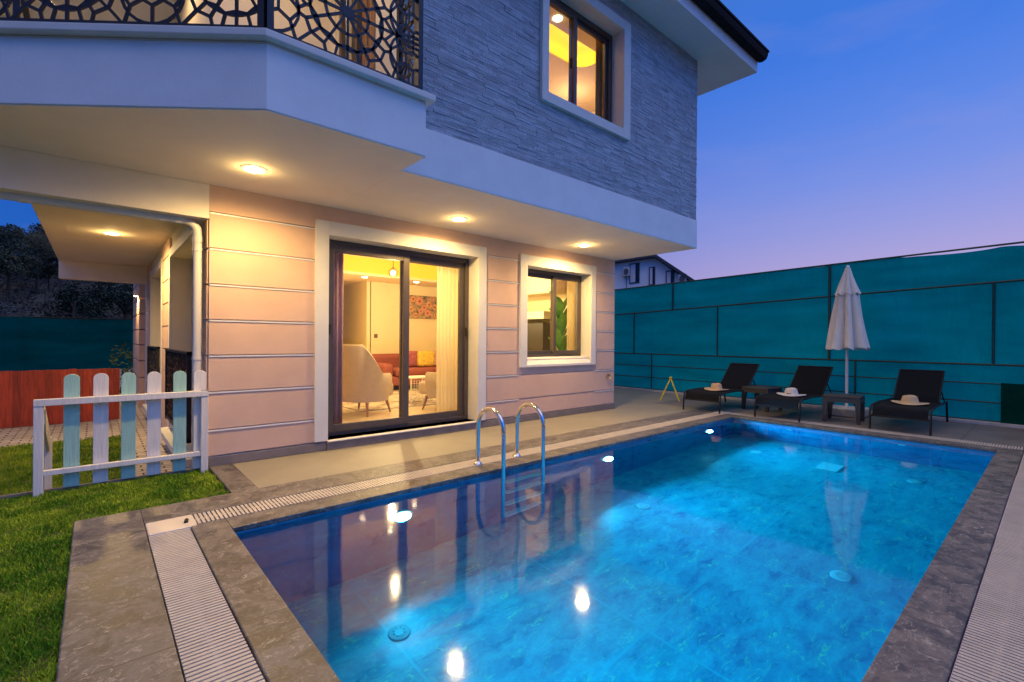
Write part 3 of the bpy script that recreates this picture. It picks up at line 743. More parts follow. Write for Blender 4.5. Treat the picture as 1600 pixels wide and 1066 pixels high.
# sofa
sf = thing('sofa', (5.6, 9.7, RZ), 'long terracotta fabric sofa along the far wall of the living room', 'sofa')
TERRA = mat('terracotta_fabric', (.27, .07, .055), .85, noise=.12, nscale=18, bump=.3, bscale=300)
MB().box(4.60, 6.70, 9.98, 10.22, .30, .86).build('backrest', TERRA, sf, bevel=.09, seg=4, smooth=True)
MB().box(4.62, 6.70, 9.22, 10.05, .20, .40).build('base', TERRA, sf, bevel=.04, seg=3, smooth=True)
for a, c in ((4.78, 5.72), (5.73, 6.68)): MB().box(a, c, 9.18, 9.98, .40, .56).build('seat_cushion', TERRA, sf, bevel=.05, seg=4, smooth=True)
MB().box(4.50, 4.74, 9.20, 10.15, .20, .68).build('armrest', TERRA, sf, bevel=.08, seg=4, smooth=True)
for k, (cx, cy, col, lab) in enumerate(((5.75, 9.62, (.75, .50, .08), 'mustard yellow cushion piled in the middle of the terracotta sofa'), (5.45, 9.72, (.35, .10, .12), 'dark red patterned cushion at the left of the pile on the sofa'), (6.1, 9.66, (.55, .34, .24), 'pale patterned cushion at the right of the pile on the sofa'))):
    t = MB(); t.box(cx-.21, cx+.21, cy-.07, cy+.07, .57, .93)
    tag(t.build('cushion', mat('cushion_fabric_%d' % k if k else 'cushion_fabric', col, .85, noise=.4, nscale=22), bevel=.06, seg=4, smooth=True), lab, 'cushion')
# armchairs
def armchair(x, y, rz, label):
    t = thing('armchair', (0, 0, 0), label, 'armchair'); FAB = mat('cream_fabric', (.52, .42, .31), .85, noise=.06, nscale=12, bump=.3, bscale=300)
    # shell: curved wraparound back, high behind, sloping to low arms; open to +Y
    n = 26; vs = []; 
    for k in range(n+1):
        a = R(-205+230*k/n) 
        a = R(180+(-25)+ (230)*k/n)
        ca, sa = math.cos(a), math.sin(a)
        back = max(0., -sa)                       # 1 at the very back
        h = .60+.42*min(1, max(0, (back-.15)/.65))**1.2
        lean = .10*back
        for rr, z in ((.36, .20), (.40+.02, .45), (.41+lean*.6, h-.03), (.38+lean*.6, h), (.33+lean*.5, h-.02), (.32, .45), (.31, .22)):
            vs.append((ca*rr*1.02, sa*rr*.98, z))
    m_ = 7; fs = [(k*m_+i, (k+1)*m_+i, (k+1)*m_+(i+1) % m_, k*m_+(i+1) % m_) for k in range(n) for i in range(m_)]
    fs += [tuple(range(m_))[::-1], tuple(range(n*m_, n*m_+m_))]
    MB().add(vs, fs).build('back_shell', FAB, t, smooth=True)
    MB().box(-.30, .30, -.28, .36, .24, .44).build('seat', FAB, t, bevel=.05, seg=3, smooth=True)
    for sx in (-1, 1):
        for sy in (-1, 1): MB().tube([(sx*.24, sy*.22, .22), (sx*.29, sy*.27, 0)], [.026, .013], 10).build('leg', mat('oak_leg', (.32, .16, .07), .5), t, smooth=True)
    t.location = (x, y, RZ); t.rotation_euler = (0, 0, rz); return t
armchair(2.98, 6.75, R(-62), 'cream high backed armchair seen from behind through the left pane of the sliding door')
armchair(4.22, 6.40, R(28), 'cream armchair partly hidden by the sheer curtain at the right of the sliding door')
# side table with lattice side
st_ = thing('side_table', (4.25, 7.4, RZ), 'white lattice sided side table between the two armchairs', 'table')
t = MB(); t.box(4.02, 4.48, 7.2, 7.6, .52, .545); t.build('table_top', mat('white_table', (.75, .68, .58), .5), st_, bevel=.004)
for sx in (4.03, 4.47):
    for sy in (7.21, 7.59): MB().obox((sx, sy, RZ), (sx, sy, .52), .02, .02).build('leg', MATS['white_table'], st_)
t = MB()
for k in range(9):
    t.obox((4.04+k*.05, 7.21, .14), (4.04+k*.05, 7.21, .50), .006, .006); t.obox((4.04, 7.21, .15+k*.042), (4.46, 7.21, .15+k*.042), .006, .006)
t.obox((4.02, 7.20, .12), (4.48, 7.20, .52), .02, .02); t.build('lattice', MATS['white_table'], st_)
# rug
rg_ = tag(MB().box(3.0, 5.9, 6.9, 9.2, RZ, RZ+.012).build('rug', mat('patterned_rug', (.33, .20, .14), .95, noise=.75, nscale=5, noise2=(.70, .58, .42))), 'patterned brown and cream rug in front of the sofa', 'rug')
# curtains
def curtain(x0, x1, y, z0, z1, m, label, amp=.03, wl=.06):
    vs = []; n = int((x1-x0)/.012)
    for k in range(n+1):
        x = x0+(x1-x0)*k/n; yy = y+amp*math.sin(2*math.pi*(x-x0)/wl)*(.7+.3*math.sin(x*9))
        vs += [(x, yy, z0), (x+.004*math.sin(k), yy*1., z1)]
    fs = [(2*k, 2*k+2, 2*k+3, 2*k+1) for k in range(n)]
    ob = MB().add(vs, fs).build('curtain', m, smooth=True, recalc=False)
    s_ = ob.modifiers.new('s', 'SOLIDIFY'); s_.thickness = .003
    return tag(ob, label, 'curtain')
def sheer(name, col, tr=.25):
    m = NT(name); m.t.nodes.remove(m.b)
    d = m.n('BsdfDiffuse', {0: (*col, 1)}); t = m.n('BsdfTranslucent', {0: (*col, 1)}); x = m.n('MixShader', {0: .6, 1: d.outputs[0], 2: t.outputs[0]})
    tp = m.n('BsdfTransparent'); y = m.n('MixShader', {0: tr, 1: x.outputs[0], 2: tp.outputs[0]}); m.l(y.outputs[0], m.out.inputs[0]); return m.m
SHEER = sheer('sheer_cream_curtain', (.95, .84, .58), .35)
curtain(3.47, 4.06, 5.52, RZ+.02, 2.42, SHEER, 'cream sheer curtain drawn to the right side of the sliding door')
curtain(1.72, 2.21, 5.56, RZ+.02, 2.42, mat('pink_curtain', (.60, .36, .34), .8, noise=.1, nscale=4), 'rose curtain gathered at the left side of the sliding door')
curtain(6.17, 6.5, 5.62, .70, 2.42, SHEER, 'cream sheer curtain at the right side of the small ground floor window')
# gold leaf mirror on the recess wall, switch and spot
gm = thing('wall_ornament', (4.06, 10.58, 2.05), 'gilded leaf shaped wall ornament at the left of the room', 'ornament')
t = MB()
for k in range(14):
    a = R(360*k/14); r_ = .11
    t.add([(4.06, 10.57, 2.05), (4.06+r_*.6*math.cos(a-.2), 10.56, 2.05+r_*.9*math.sin(a-.2)), (4.06+r_*math.cos(a), 10.55, 2.05+r_*1.3*math.sin(a)), (4.06+r_*.6*math.cos(a+.2), 10.56, 2.05+r_*.9*math.sin(a+.2))], [(0, 1, 2, 3)])
t.build('petals', mat('gold_leaf', (.42, .27, .07), .4, metal=.6), gm, recalc=False)
MB().tube([(4.06, 10.56, 2.05), (4.06, 10.53, 2.05)], .06, 16).build('disc', MATS['gold_leaf'], gm)
MB().box(4.80, 4.88, RY1-.012, RY1, 1.22, 1.31).build('light_switch', mat('brown_switch', (.12, .07, .04), .4), villa)
# kitchen seen through the small window: wall cabinet, hood, tall unit
kc = thing('kitchen_cabinet', (5.6, 9.6, 1.0), 'cream kitchen wall cabinets behind the left pane of the small window', 'cabinet')
CAB = mat('cream_cabinet', (.75, .60, .38), .45)
# these stand against the right hand wall of the room
b = MB(); b.box(6.35, 6.70, 6.15, 8.2, 2.08, 2.48); b.build('wall_cabinet', CAB, kc, bevel=.01)
b = MB(); b.box(6.35, 6.70, 6.38, 7.6, 1.60, 1.75); b.build('extractor_hood', mat('pale_hood', (.8, .72, .55), .3), kc, bevel=.01)
b = MB(); b.box(6.3, 6.70, 6.15, 8.2, RZ, .92); b.build('base_cabinet', CAB, kc, bevel=.01)
b = MB(); b.box(6.36, 6.70, 6.40, 7.5, 1.0, 1.53); b.build('oven', mat('oven_black', (.03, .025, .02), .3), kc, bevel=.01)
# banana plant
bp_ = thing('banana_plant', (6.35, 5.95, RZ), 'broad leaved green banana plant behind the right pane of the small window', 'plant')
MB().lathe([(0, 0), (.13, 0), (.17, .3), (.155, .3), (.14, .26), (0, .26)], (6.35, 5.95, RZ), 20).build('pot', mat('white_pot', (.6, .58, .52), .5), bp_, smooth=True)
LEAF = mat('banana_leaf', (.09, .24, .035), .45, noise=.3, nscale=9)
for k in range(15):
    a = R(137*k); h = .62+.09*k; ln = .56; wdt = .10
    vs = []; fs = []; n = 10
    for i in range(n+1):
        s_ = i/n; r_ = .02+ln*.36*s_; z_ = RZ+.26+h*.72+ln*(s_*1.05-.40*s_*s_); w_ = wdt*math.sin(math.pi*min(1, s_*.93+.07))**.7
        cx, cy = 6.35+r_*math.cos(a), 5.95+r_*math.sin(a)
        for e in (-1, 0, 1): vs.append((cx-e*w_*math.sin(a), cy+e*w_*math.cos(a), z_+abs(e)*.03))
    for i in range(n):
        for e in (0, 1): fs.append((i*3+e, i*3+e+1, i*3+e+4, i*3+e+3))
    MB().add(vs, fs).build('leaf', LEAF, bp_, smooth=True, recalc=False)
    if k < 5: MB().tube([(6.35, 5.95, RZ+.2), (6.35+.03*math.cos(a), 5.95+.03*math.sin(a), RZ+.26+h*.75)], .012, 6).build('stem', LEAF, bp_, smooth=True)

# ------------------------------------------------------------------ upper room seen through the upper window
UROOM = mat('apricot_wall_paint', (.80, .52, .33), .7)
b = MB(); b.box(2.3, 2.35, 3.89, 8, 3.06, 5.40); b.box(2.3, 6.68, 6.4, 6.45, 3.06, 5.40); b.build('upper_room_wall', UROOM, villa)
MB().box(2.11, 6.69, 3.88, 8, 3.05, 3.08).build('upper_room_floor', MATS['cream_floor_tile'], villa)
SX0, SX1, SY0, SY1, SZ = 3.0, 5.55, 4.36, 4.80, 5.30
def stadium(x0, x1, y0, y1, n=14):
    r = (y1-y0)/2; cy = (y0+y1)/2; pts = []
    for k in range(n+1):
        a = R(-90+180*k/n); pts.append((x1-r+r*math.cos(a), cy+r*math.sin(a)))
    for k in range(n+1):
        a = R(90+180*k/n); pts.append((x0+r+r*math.cos(a), cy+r*math.sin(a)))
    return pts
st2 = stadium(SX0, SX1, SY0, SY1); ns = len(st2)
outer = []
for x, y in st2:
    dx, dy = x-4.3, y-4.58; outer.append((2.12 if dx < -1.0 else (6.7 if dx > 1.0 else x), y))
b = MB()
b.box(2.12, 6.7, 3.88, SY0, SZ, SZ+.02); b.box(2.12, 6.7, SY1, 6.4, SZ, SZ+.02)
b.box(2.12, SX0, SY0, SY1, SZ, SZ+.02)
half = [p for p in st2[:15]]
vs = [(x, y, SZ) for x, y in half]+[(6.7, y, SZ) for x, y in half]
b.add(vs, [(i, i+1, 15+i+1, 15+i) for i in range(14)])
b.build('upper_ceiling', mat('warm_ceiling_paint', (.80, .68, .50), .7), villa)
b = MB(); vs = [(x, y, SZ) for x, y in st2]+[(x, y, 5.44) for x, y in st2]
b.add(vs, [(i, (i+1) % ns, ns+(i+1) % ns, ns+i) for i in range(ns)]+[tuple(range(ns, 2*ns))]); b.build('cove_light', YCOVE, villa, recalc=False)
MB().lathe([(0, -.012), (.05, -.012), (.06, 0)], (4.42, 4.23, SZ), 18).build('room_spot', BULB, villa)
lamp('POINT', 'room_lamp', (4.5, 5.6, 4.9), 22, (1, .55, .24), villa, size=.035)
lamp('POINT', 'room_lamp', (5.9, 5.3, 4.9), 14, (1, .60, .26), villa, size=.035)
curtain(4.90, 5.12, 3.99, 3.1, 5.25, mat('ochre_curtain', (.50, .34, .14), .8), 'ochre curtain at the right side of the lit upper window')

# ------------------------------------------------------------------ picket barrier on the lawn edge
WP = mat('white_painted_wood', (.74, .70, .64), .5, noise=.10, nscale=9, bump=.35, bscale=14, stretch=(5, 5, .5))
MINT = mat('mint_painted_wood', (.34, .58, .48), .5, noise=.10, nscale=9, bump=.35, bscale=14, stretch=(5, 5, .5))
pf = thing('picket_fence', (.2, 5.17, 0), 'low white framed fence with alternating mint and white round topped pickets', 'fence')
for x in (-.325, .752): MB().box(x-.028, x+.028, 5.10, 5.156, -.06, .70 if x < 0 else .715).build('post', WP, pf, bevel=.003)
MB().box(-.353, .780, 5.095, 5.156, .665, .715).build('rail', WP, pf, bevel=.003)
MB().box(-.297, .724, 5.11, 5.15, .125, .165).build('rail', WP, pf, bevel=.003)
for k, x in enumerate((-.140, .036, .213, .386, .570, .722)):
    w_ = .048; n = 10; poly = [(-w_, 0), (w_, 0)]+[(w_*math.cos(R(90*i/5))if 0 else w_*math.cos(R(18*i)), .855+.04*math.sin(R(18*i))) for i in range(0, 11)]
    vs = [(x+a, 5.158, .005+z_) for a, z_ in poly]+[(x+a, 5.180, .005+z_) for a, z_ in poly]; m_ = len(poly)
    MB().add(vs, [tuple(range(m_))[::-1], tuple(range(m_, 2*m_))]+[(i, (i+1) % m_, m_+(i+1) % m_, m_+i) for i in range(m_)]).build('picket', MINT if k % 2 == 0 else WP, pf, bevel=.002)
MB().box(-.33, -.28, 5.76, 5.81, -.34, .32).build('post', WP, pf, bevel=.003)
MB().obox((-.305, 5.17, .60), (-.305, 5.785, .27), .022, .16).build('brace', WP, pf, bevel=.003)
MB().obox((-.305, 5.17, -.05), (-.305, 5.785, -.26), .022, .06).build('brace', WP, pf, bevel=.003)

# ------------------------------------------------------------------ lawns
LAWN = mat('lawn_soil', (.035, .045, .012), .95, noise=.4, nscale=14, noise2=(.12, .15, .02))
b = MB(); b.box(-6, -.105, -2.5, 4.205, -TH, -.035); b.box(-6, .795, 4.205, 5.19, -TH, -.035); tag(b.build('lawn', LAWN), kind='structure')
b = MB(); b.box(-8, .30, 5.195, 9.3, -.36, -.30); tag(b.build('lower_lawn', LAWN), kind='structure')
tag(MB().box(-6, .795, 5.19, 5.225, -.34, .0).build('lawn_kerb', mat('sandy_kerb', (.30, .22, .15), .9, noise=.3, nscale=9)), kind='structure')
def grass(name, regions, dens, hmin, hmax, label, z0):
    P = []
    for (x0, x1, y0, y1, k) in regions:
        n = int((x1-x0)*(y1-y0)*dens*k); P.append(np.stack([rng.uniform(x0, x1, n), rng.uniform(y0, y1, n)], 1))
    P = np.concatenate(P); n = len(P)
    # clumps: height follows a smooth random field
    f = .5+.3*np.sin(P[:, 0]*17.3+1.7*np.sin(P[:, 1]*11.1))+.3*np.sin(P[:, 1]*19.9+1.3*np.sin(P[:, 0]*13.3))
    keep = rng.uniform(0, 1, n) < .55+.6*f; P = P[keep]; f = f[keep]; n = len(P)
    h = (hmin+(hmax-hmin)*f)*rng.uniform(.55, 1.25, n); a = rng.uniform(0, 2*math.pi, n); w_ = rng.uniform(.0018, .0036, n)
    lean = rng.uniform(.1, .9, n)*h; b_ = rng.uniform(0, 2*math.pi, n)
    V = np.zeros((n, 5, 3)); ca, sa = np.cos(a), np.sin(a); cb, sb = np.cos(b_), np.sin(b_)
    V[:, 0, 0] = P[:, 0]-ca*w_; V[:, 0, 1] = P[:, 1]-sa*w_; V[:, 1, 0] = P[:, 0]+ca*w_; V[:, 1, 1] = P[:, 1]+sa*w_
    mx_, my_ = P[:, 0]+cb*lean*.35, P[:, 1]+sb*lean*.35
    V[:, 2, 0] = mx_+ca*w_*.8; V[:, 2, 1] = my_+sa*w_*.8; V[:, 3, 0] = mx_-ca*w_*.8; V[:, 3, 1] = my_-sa*w_*.8
    V[:, 4, 0] = P[:, 0]+cb*lean; V[:, 4, 1] = P[:, 1]+sb*lean
    V[:, 0:2, 2] = z0; V[:, 2:4, 2] = (z0+h*.6)[:, None]; V[:, 4, 2] = z0+h*.98
    me = bpy.data.meshes.new(name); me.vertices.add(n*5); me.vertices.foreach_set('co', V.reshape(-1))
    idx = np.arange(n)[:, None]*5
    loops = np.concatenate([idx+0, idx+1, idx+2, idx+3, idx+3, idx+2, idx+4], 1).reshape(-1)
    me.loops.add(n*7); me.loops.foreach_set('vertex_index', loops.astype(np.int32))
    me.polygons.add(n*2); ls = (np.arange(n)[:, None]*7+np.array([0, 4])).reshape(-1); lt = np.tile([4, 3], n)
    me.polygons.foreach_set('loop_start', ls.astype(np.int32)); me.polygons.foreach_set('loop_total', lt.astype(np.int32)); me.update(calc_edges=True); me.validate()
    me.materials.append(GRASS); ob = bpy.data.objects.new(name, me); COL.objects.link(ob); tag(ob, label, 'grass', kind='stuff')
def grass_mat():
    m = NT('grass_blade'); g_ = m.n('NewGeometry'); n = m.n('TexNoise', {0: g_.outputs['Position'], 'Scale': 3., 'Detail': 4}).outputs[0]
    r_ = m.n('ObjectInfo')
    n2 = m.n('TexNoise', {0: g_.outputs['Position'], 'Scale': 60., 'Detail': 1}).outputs[0]
    c = m.mixc(m.maprange(n, .40, .60), (.10, .24, .012), (.30, .42, .024)); c = m.mixc(m.maprange(n2, .55, .75, 0, .7), c, (.58, .48, .09))
    m.l(c, m.b.inputs['Base Color']); m.b.inputs['Roughness'].default_value = .7; m.b.inputs['Specular IOR Level'].default_value = .08
    m.b.inputs['Subsurface Weight'].default_value = 0
    return m.m
GRASS = grass_mat()
grass('grass', [(-2.4, -.10, 1.2, 4.20, 1), (-2.6, .79, 4.205, 5.19, 1), (-.135, -.085, 1.2, 4.2, 1.4)], 21000, .016, .040, 'short green grass of the upper lawn beside the marble slab', -.036)
grass('grass', [(-3.2, .30, 5.22, 9.3, 1)], 5500, .03, .05, 'short green grass of the lower lawn behind the picket fence', -.302)
# brick path
m = NT('zigzag_pavers'); pos = m.n('NewGeometry').outputs['Position']
wv = m.n('SeparateXYZ', {0: pos})
zig = m.n('Math', {0: m.n('Math', {0: wv.outputs[0], 1: .10}, operation='PINGPONG').outputs[0], 1: .35}, operation='MULTIPLY').outputs[0]
yy = m.n('Math', {0: wv.outputs[1], 1: zig}, operation='ADD').outputs[0]
cv_ = m.n('CombineXYZ', {0: wv.outputs[0], 1: yy, 2: 0.}).outputs[0]
br = m.n('TexBrick', {0: cv_, 'Color1': (.52, .45, .40, 1), 'Color2': (.38, .33, .29, 1), 'Mortar': (.05, .035, .025, 1), 'Scale': 1., 'Mortar Size': .010, 'Brick Width': .20, 'Row Height': .10, 'Mortar Smooth': .2})
m.l(br.outputs[0], m.b.inputs['Base Color']); bpn = m.n('Bump', {'Height': br.outputs[1], 'Strength': .8, 'Distance': .01}, invert=True); m.l(bpn.outputs[0], m.b.inputs['Normal']); m.b.inputs['Roughness'].default_value = .8
b = MB(); b.box(-8, .30, 9.3, 11.15, -.36, -.292); b.box(.30, .775, 5.23, 17, -.36, -.292); tag(b.build('brick_path', m.m), kind='structure')

# red board fence
RED = mat('red_stained_wood', (.40, .050, .014), .6, noise=.45, nscale=5, stretch=(6, 1, .6), bump=.3, bscale=30)
rf = thing('board_fence', (-2, 11.2, -.3), 'low red stained vertical board fence at the back of the lawn', 'fence')
b = MB(); x = -7.0
while x < .26:
    b.box(x, x+.0955, 11.20, 11.222+random.uniform(0, .006), -.29, .63+random.uniform(-.008, .008)); x += .0965
b.build('boards', per_piece(RED, .35), rf)
b = MB(); b.box(-7, .26, 11.225, 11.27, .45, .53); b.box(-7, .26, 11.225, 11.27, -.1, -.02); b.build('rail', RED, rf)
b = MB(); b.box(.26, 1.4, 15.9, 16.05, -.34, .36); b.box(-7, .26, 15.9, 16.05, -.34, .3)
tag(b.build('low_wall', WHITE), 'low white rendered wall below the green netting behind the red fence', 'wall')
# climbing plant at the wall end
sh = thing('climbing_shrub', (.45, 15.2, -.3), 'small leafy green shrub at the far corner of the house', 'shrub')
def leafball(cx, cy, cz, rx, rz, n, sz, mb):
    for _ in range(n):
        u, v = random.uniform(0, 2*math.pi), random.uniform(-1, 1); q = random.uniform(.3, 1)**.5; s_ = math.sqrt(1-v*v)
        c_ = Vector((cx+rx*q*s_*math.cos(u), cy+rx*q*s_*math.sin(u), cz+rz*q*v))
        a_ = Vector((random.gauss(0, 1), random.gauss(0, 1), random.gauss(0, 1))).normalized()*sz*random.uniform(.6, 1.3); b_ = a_.orthogonal().normalized()*sz*.45
        mb.add([c_-a_, c_+b_, c_+a_, c_-b_], [(0, 1, 2, 3)])
b = MB(); leafball(.50, 15.0, .35, .28, .75, 260, .05, b); b.build('foliage', mat('shrub_leaf', (.05, .10, .02), .6, noise=.4, nscale=10), sh, recalc=False)
MB().tube([(.5, 15.0, -.3), (.5, 15.0, .4)], .02, 6).build('stem', mat('bark', (.06, .045, .03), .9), sh)

# net behind the lawn
nf = thing('net_fence', (-2, 17, -.3), 'dark green shade netting on posts behind the red board fence', 'fence')
b = MB(); n = 60; vs = []
for k in range(n+1):
    x = -9+10.4*k/n; vs += [(x, 17+.02*math.sin(x*5), .30), (x, 17+.015*math.sin(x*7+1), 1.66+.012*math.sin(x*3.1))]
b.add(vs, [(2*k, 2*k+2, 2*k+3, 2*k+1) for k in range(n)]); b.build('netting', NETB, nf, recalc=False)
for x in (-4.6, -1.35, .52): MB().tube([(x, 17.06, -.34), (x, 17.06, 1.70)], .035 if x < .5 else .02, 8).build('post', IRON, nf)
MB().tube([(-9, 17.05, 1.68), (1.4, 17.05, 1.68)], .018, 6).build('rail', IRON, nf)

# ------------------------------------------------------------------ tall net fence on the right
NX = 10.12
sf_ = thing('net_fence', (NX, 3, 0), 'tall teal green shade netting on a steel frame behind the sun loungers', 'fence')
ztop = lambda y: 2.50+(7.5-y)*.0225
zmid = lambda y: 1.865+(7.5-y)*.036
b = MB(); ny, nz = 150, 10; vs = []; y0, y1 = -3.5, 13.0
for i in range(ny+1):
    y = y0+(y1-y0)*i/ny
    sag = .0
    if y < 1.75: sag = .012+.05*min(1, (1.75-y)/1.2)*abs(math.sin((y-1.75)*2.6))
    for k in range(nz+1):
        z = .02+(ztop(y)-sag-.02)*k/nz; vs.append((NX+.014*math.sin(y*3+z*2)+.008*math.sin(y*11+z*5)+.006*math.sin(z*9+y*1.3), y, z))
b.add(vs, [(i*(nz+1)+k, (i+1)*(nz+1)+k, (i+1)*(nz+1)+k+1, i*(nz+1)+k+1) for i in range(ny) for k in range(nz)])
b.build('netting', NET, sf_, smooth=True, recalc=False)
FR = mat('dark_green_steel', (.004, .05, .045), .5)
def bar(z0f, z1f, nm='rail', r=.018, ya=-3.5, yb=13.0, off=-.035):
    MB().tube([(NX+off, ya, z0f(ya)), (NX+off, (ya+yb)/2, z0f((ya+yb)/2)), (NX+off, yb, z0f(yb))], r, 6).build(nm, FR, sf_)
bar(lambda y: ztop(y)+.012, None, r=.016, off=0); bar(zmid, None)
bar(lambda y: .885, None); bar(lambda y: .60, None, r=.012); bar(lambda y: .32, None, r=.012); bar(lambda y: .035, None, r=.02)
for y in (12.3, 9.3, 6.95, 4.84, .645): MB().tube([(NX-.035, y, .89), (NX-.035, y, zmid(y))], .018, 6).build('post', FR, sf_)
for y in (5.90, 2.76): MB().tube([(NX-.035, y, .89 if y < 3 else zmid(y)), (NX-.035, y, ztop(y))], .025, 6).build('post', FR, sf_)
for y in (10.5, 6.45, 2.36): MB().tube([(NX-.03, y, .03), (NX-.03, y, .89)], .016, 6).build('post', FR, sf_)
MB().box(NX-.09, NX-.06, -1.5, .56, .02, .62).build('net_patch', net_mat('bottle_green_net', (.004, .10, .07)), sf_)
tag(MB().box(9.93, 10.10, -3.5, 13, -.05, .035).build('kerb', mat('pale_kerb', (.55, .53, .50), .7, noise=.2, nscale=4)), kind='structure')

# neighbouring gabled house beyond the net
TH_ = math.atan2(15.2, 24); D0 = math.hypot(15.2, 24); CT, ST = math.cos(TH_), math.sin(TH_)
nb = thing('gabled_house', (24, 15.2, 0), 'pale rendered gable end house beyond the netting with small windows', 'house')
def gp(y, z, dd=0.):      # gable plane, dd metres behind it
    k = D0/(24*CT+y*ST); lat = k*(-24*ST+y*CT); d_ = D0+dd
    return (d_*CT-lat*ST, d_*ST+lat*CT, 1.2+k*(z-1.2))
def slab(quad, d0, d1):
    m_ = MB(); a_ = [gp(y, z, d0) for y, z in quad]+[gp(y, z, d1) for y, z in quad]; n = len(quad)
    return m_.add(a_, [tuple(range(n)), tuple(range(n, 2*n))[::-1]]+[(i, (i+1) % n, n+(i+1) % n, n+i) for i in range(n)])
slab([(19.5, -.8), (12.95, -.8), (12.95, 4.30), (15.2, 5.93), (19.5, 5.9)], 0, 8).build('wall', mat('pale_render', (.84, .86, .90), .8, noise=.06, nscale=1), nb)
r_ = slab([(12.55, 4.07), (15.2, 5.93), (15.2, 6.12), (12.55, 4.24)], -.4, 8.3); q_ = slab([(15.2, 5.93), (19.8, 5.93), (19.8, 6.10), (15.2, 6.12)], -.4, 8.3); r_.add(q_.v, q_.f)
r_.build('roof', mat('slate_roof', (.05, .055, .08), .8), nb)
def rect(ya, yb, za, zb): return [(ya, za), (yb, za), (yb, zb), (ya, zb)]
for (ya, yb, z0, z1) in ((16.25, 16.83, 4.66, 5.72), (15.22, 15.50, 4.44, 5.38), (14.02, 14.42, 4.12, 5.05)):
    f = slab(rect(ya-.06, yb+.06, z0-.06, z1+.06), -.05, 0).build('window', mat('dark_window_frame', (.03, .03, .05), .5), nb)
    slab(rect(ya+(yb-ya)*.40, yb, z0, z1), -.065, -.05).build('pane', mat('blind_white', (.75, .68, .74), .5), f)
    slab(rect(ya, ya+(yb-ya)*.36, z0, z1), -.065, -.05).build('pane', MATS['dark_glass'], f)
for (y, z) in ((17.1, 5.3), (13.50, 4.55)):
    a = slab(rect(y-.24, y+.24, z-.26, z+.26), -.35, -.03).build('air_conditioner', mat('ac_white', (.5, .5, .52), .5), nb, bevel=.02)
    slab([(y+.02+.17*math.cos(R(30*k)), z+.19*math.sin(R(30*k))) for k in range(12)], -.37, -.35).build('fan_grille', mat('ac_dark', (.08, .08, .1), .5), a)
slab(rect(17.08, 17.12, 2.5, 5.04), -.03, 0).build('drain_hose', MATS['ac_dark'], nb)

# ------------------------------------------------------------------ loungers, tables, hats, umbrella
SLING = mat('charcoal_sling', (.009, .010, .014), .8, spec=.15, noise=.1, nscale=40, bump=.5, bscale=400)
LFR = mat('charcoal_frame', (.012, .012, .015), .5, spec=.25)
def lounger(label):
    t = thing('sun_lounger', (0, 0, 0), label, 'sun lounger', 'sun loungers in front of the netting')
    w_ = .32; zs = .33; hinge = 1.20; bl = .69; an = R(40)
    pts = [(-.02, zs-.05), (.0, zs-.012), (.05, zs), (.5, zs+.012), (.9, zs-.005), (hinge, zs-.01)]
    vs = []; fs = []
    def strip(prof, th=.012, WF=.93):
        m_ = MB(); n = len(prof)
        for a, c in ((1, 0),): pass
        vs = [(x, s_*w_*WF, z+o) for o in (0, -th) for s_ in (-1, 1) for x, z in prof]
        f = []
        for i in range(n-1):
            f.append((i, i+1, n+i+1, n+i)); f.append((2*n+i, 3*n+i, 3*n+i+1, 2*n+i+1))
            f.append((i, 2*n+i, 2*n+i+1, i+1)); f.append((n+i, n+i+1, 3*n+i+1, 3*n+i))
        f.append((0, n, 3*n, 2*n)); f.append((n-1, 3*n-1, 4*n-1, 2*n-1))
        return m_.add(vs, f)
    strip([(-.045, zs-.13), (-.02, zs-.04)]+pts[1:]).build('seat', SLING, t, smooth=True)
    bp2 = [(hinge+bl*k/6*math.cos(an), zs-.01+bl*k/6*math.sin(an)+.012*math.sin(math.pi*k/6)) for k in range(7)]
    strip(bp2, WF=.80).build('backrest', SLING, t, smooth=True)
    for s_ in (-1, 1):
        m_ = MB(); y = s_*w_
        m_.tube([(-.055, y, .02-.02), (-.045, y, zs-.15), (-.02, y, zs-.03), (.05, y, zs-.006), (.5, y, zs+.006), (.9, y, zs-.010), (hinge+.35, y, zs-.02)], .014, 10)
        m_.build('frame_rail', LFR, t, smooth=True)
        MB().tube([(hinge+.32, y, zs-.02), (hinge+.42, y, 0)], .014, 10).build('leg', LFR, t, smooth=True)
        MB().tube([(hinge, y*.83, zs-.01), (hinge+bl*math.cos(an), y*.83, zs-.01+bl*math.sin(an))], .013, 10).build('back_rail', LFR, t, smooth=True)
        MB().tube([(hinge+.30*math.cos(an), y*.8, zs+.30*math.sin(an)), (hinge+.40, y*.9, zs-.03)], .009, 8).build('back_strut', LFR, t, smooth=True)
    MB().tube([(hinge+bl*math.cos(an), -w_*.83, zs-.01+bl*math.sin(an)), (hinge+bl*math.cos(an), w_*.83, zs-.01+bl*math.sin(an))], .013, 10).build('crossbar', LFR, t, smooth=True)
    MB().tube([(-.045, -w_, zs-.14), (-.045, w_, zs-.14)], .011, 8).build('crossbar', LFR, t, smooth=True)
    return t
l0 = lounger('dark sling sun lounger nearest the house, straw hat on it')
spots = [(7.86, 4.02, R(1), None), (8.00, 2.87, R(0), 'dark sling sun lounger in the middle between the two side tables, white hat on it'), (8.20, 1.41, R(1), 'dark sling sun lounger right of the closed parasol, natural straw hat on it')]
LG = []
for i, (x, y, a, lab) in enumerate(spots):
    o = l0 if i == 0 else clone(l0)
    if lab: o['label'] = lab
    o.location = (x, y, 0); o.rotation_euler = (0, 0, a); LG.append(o)

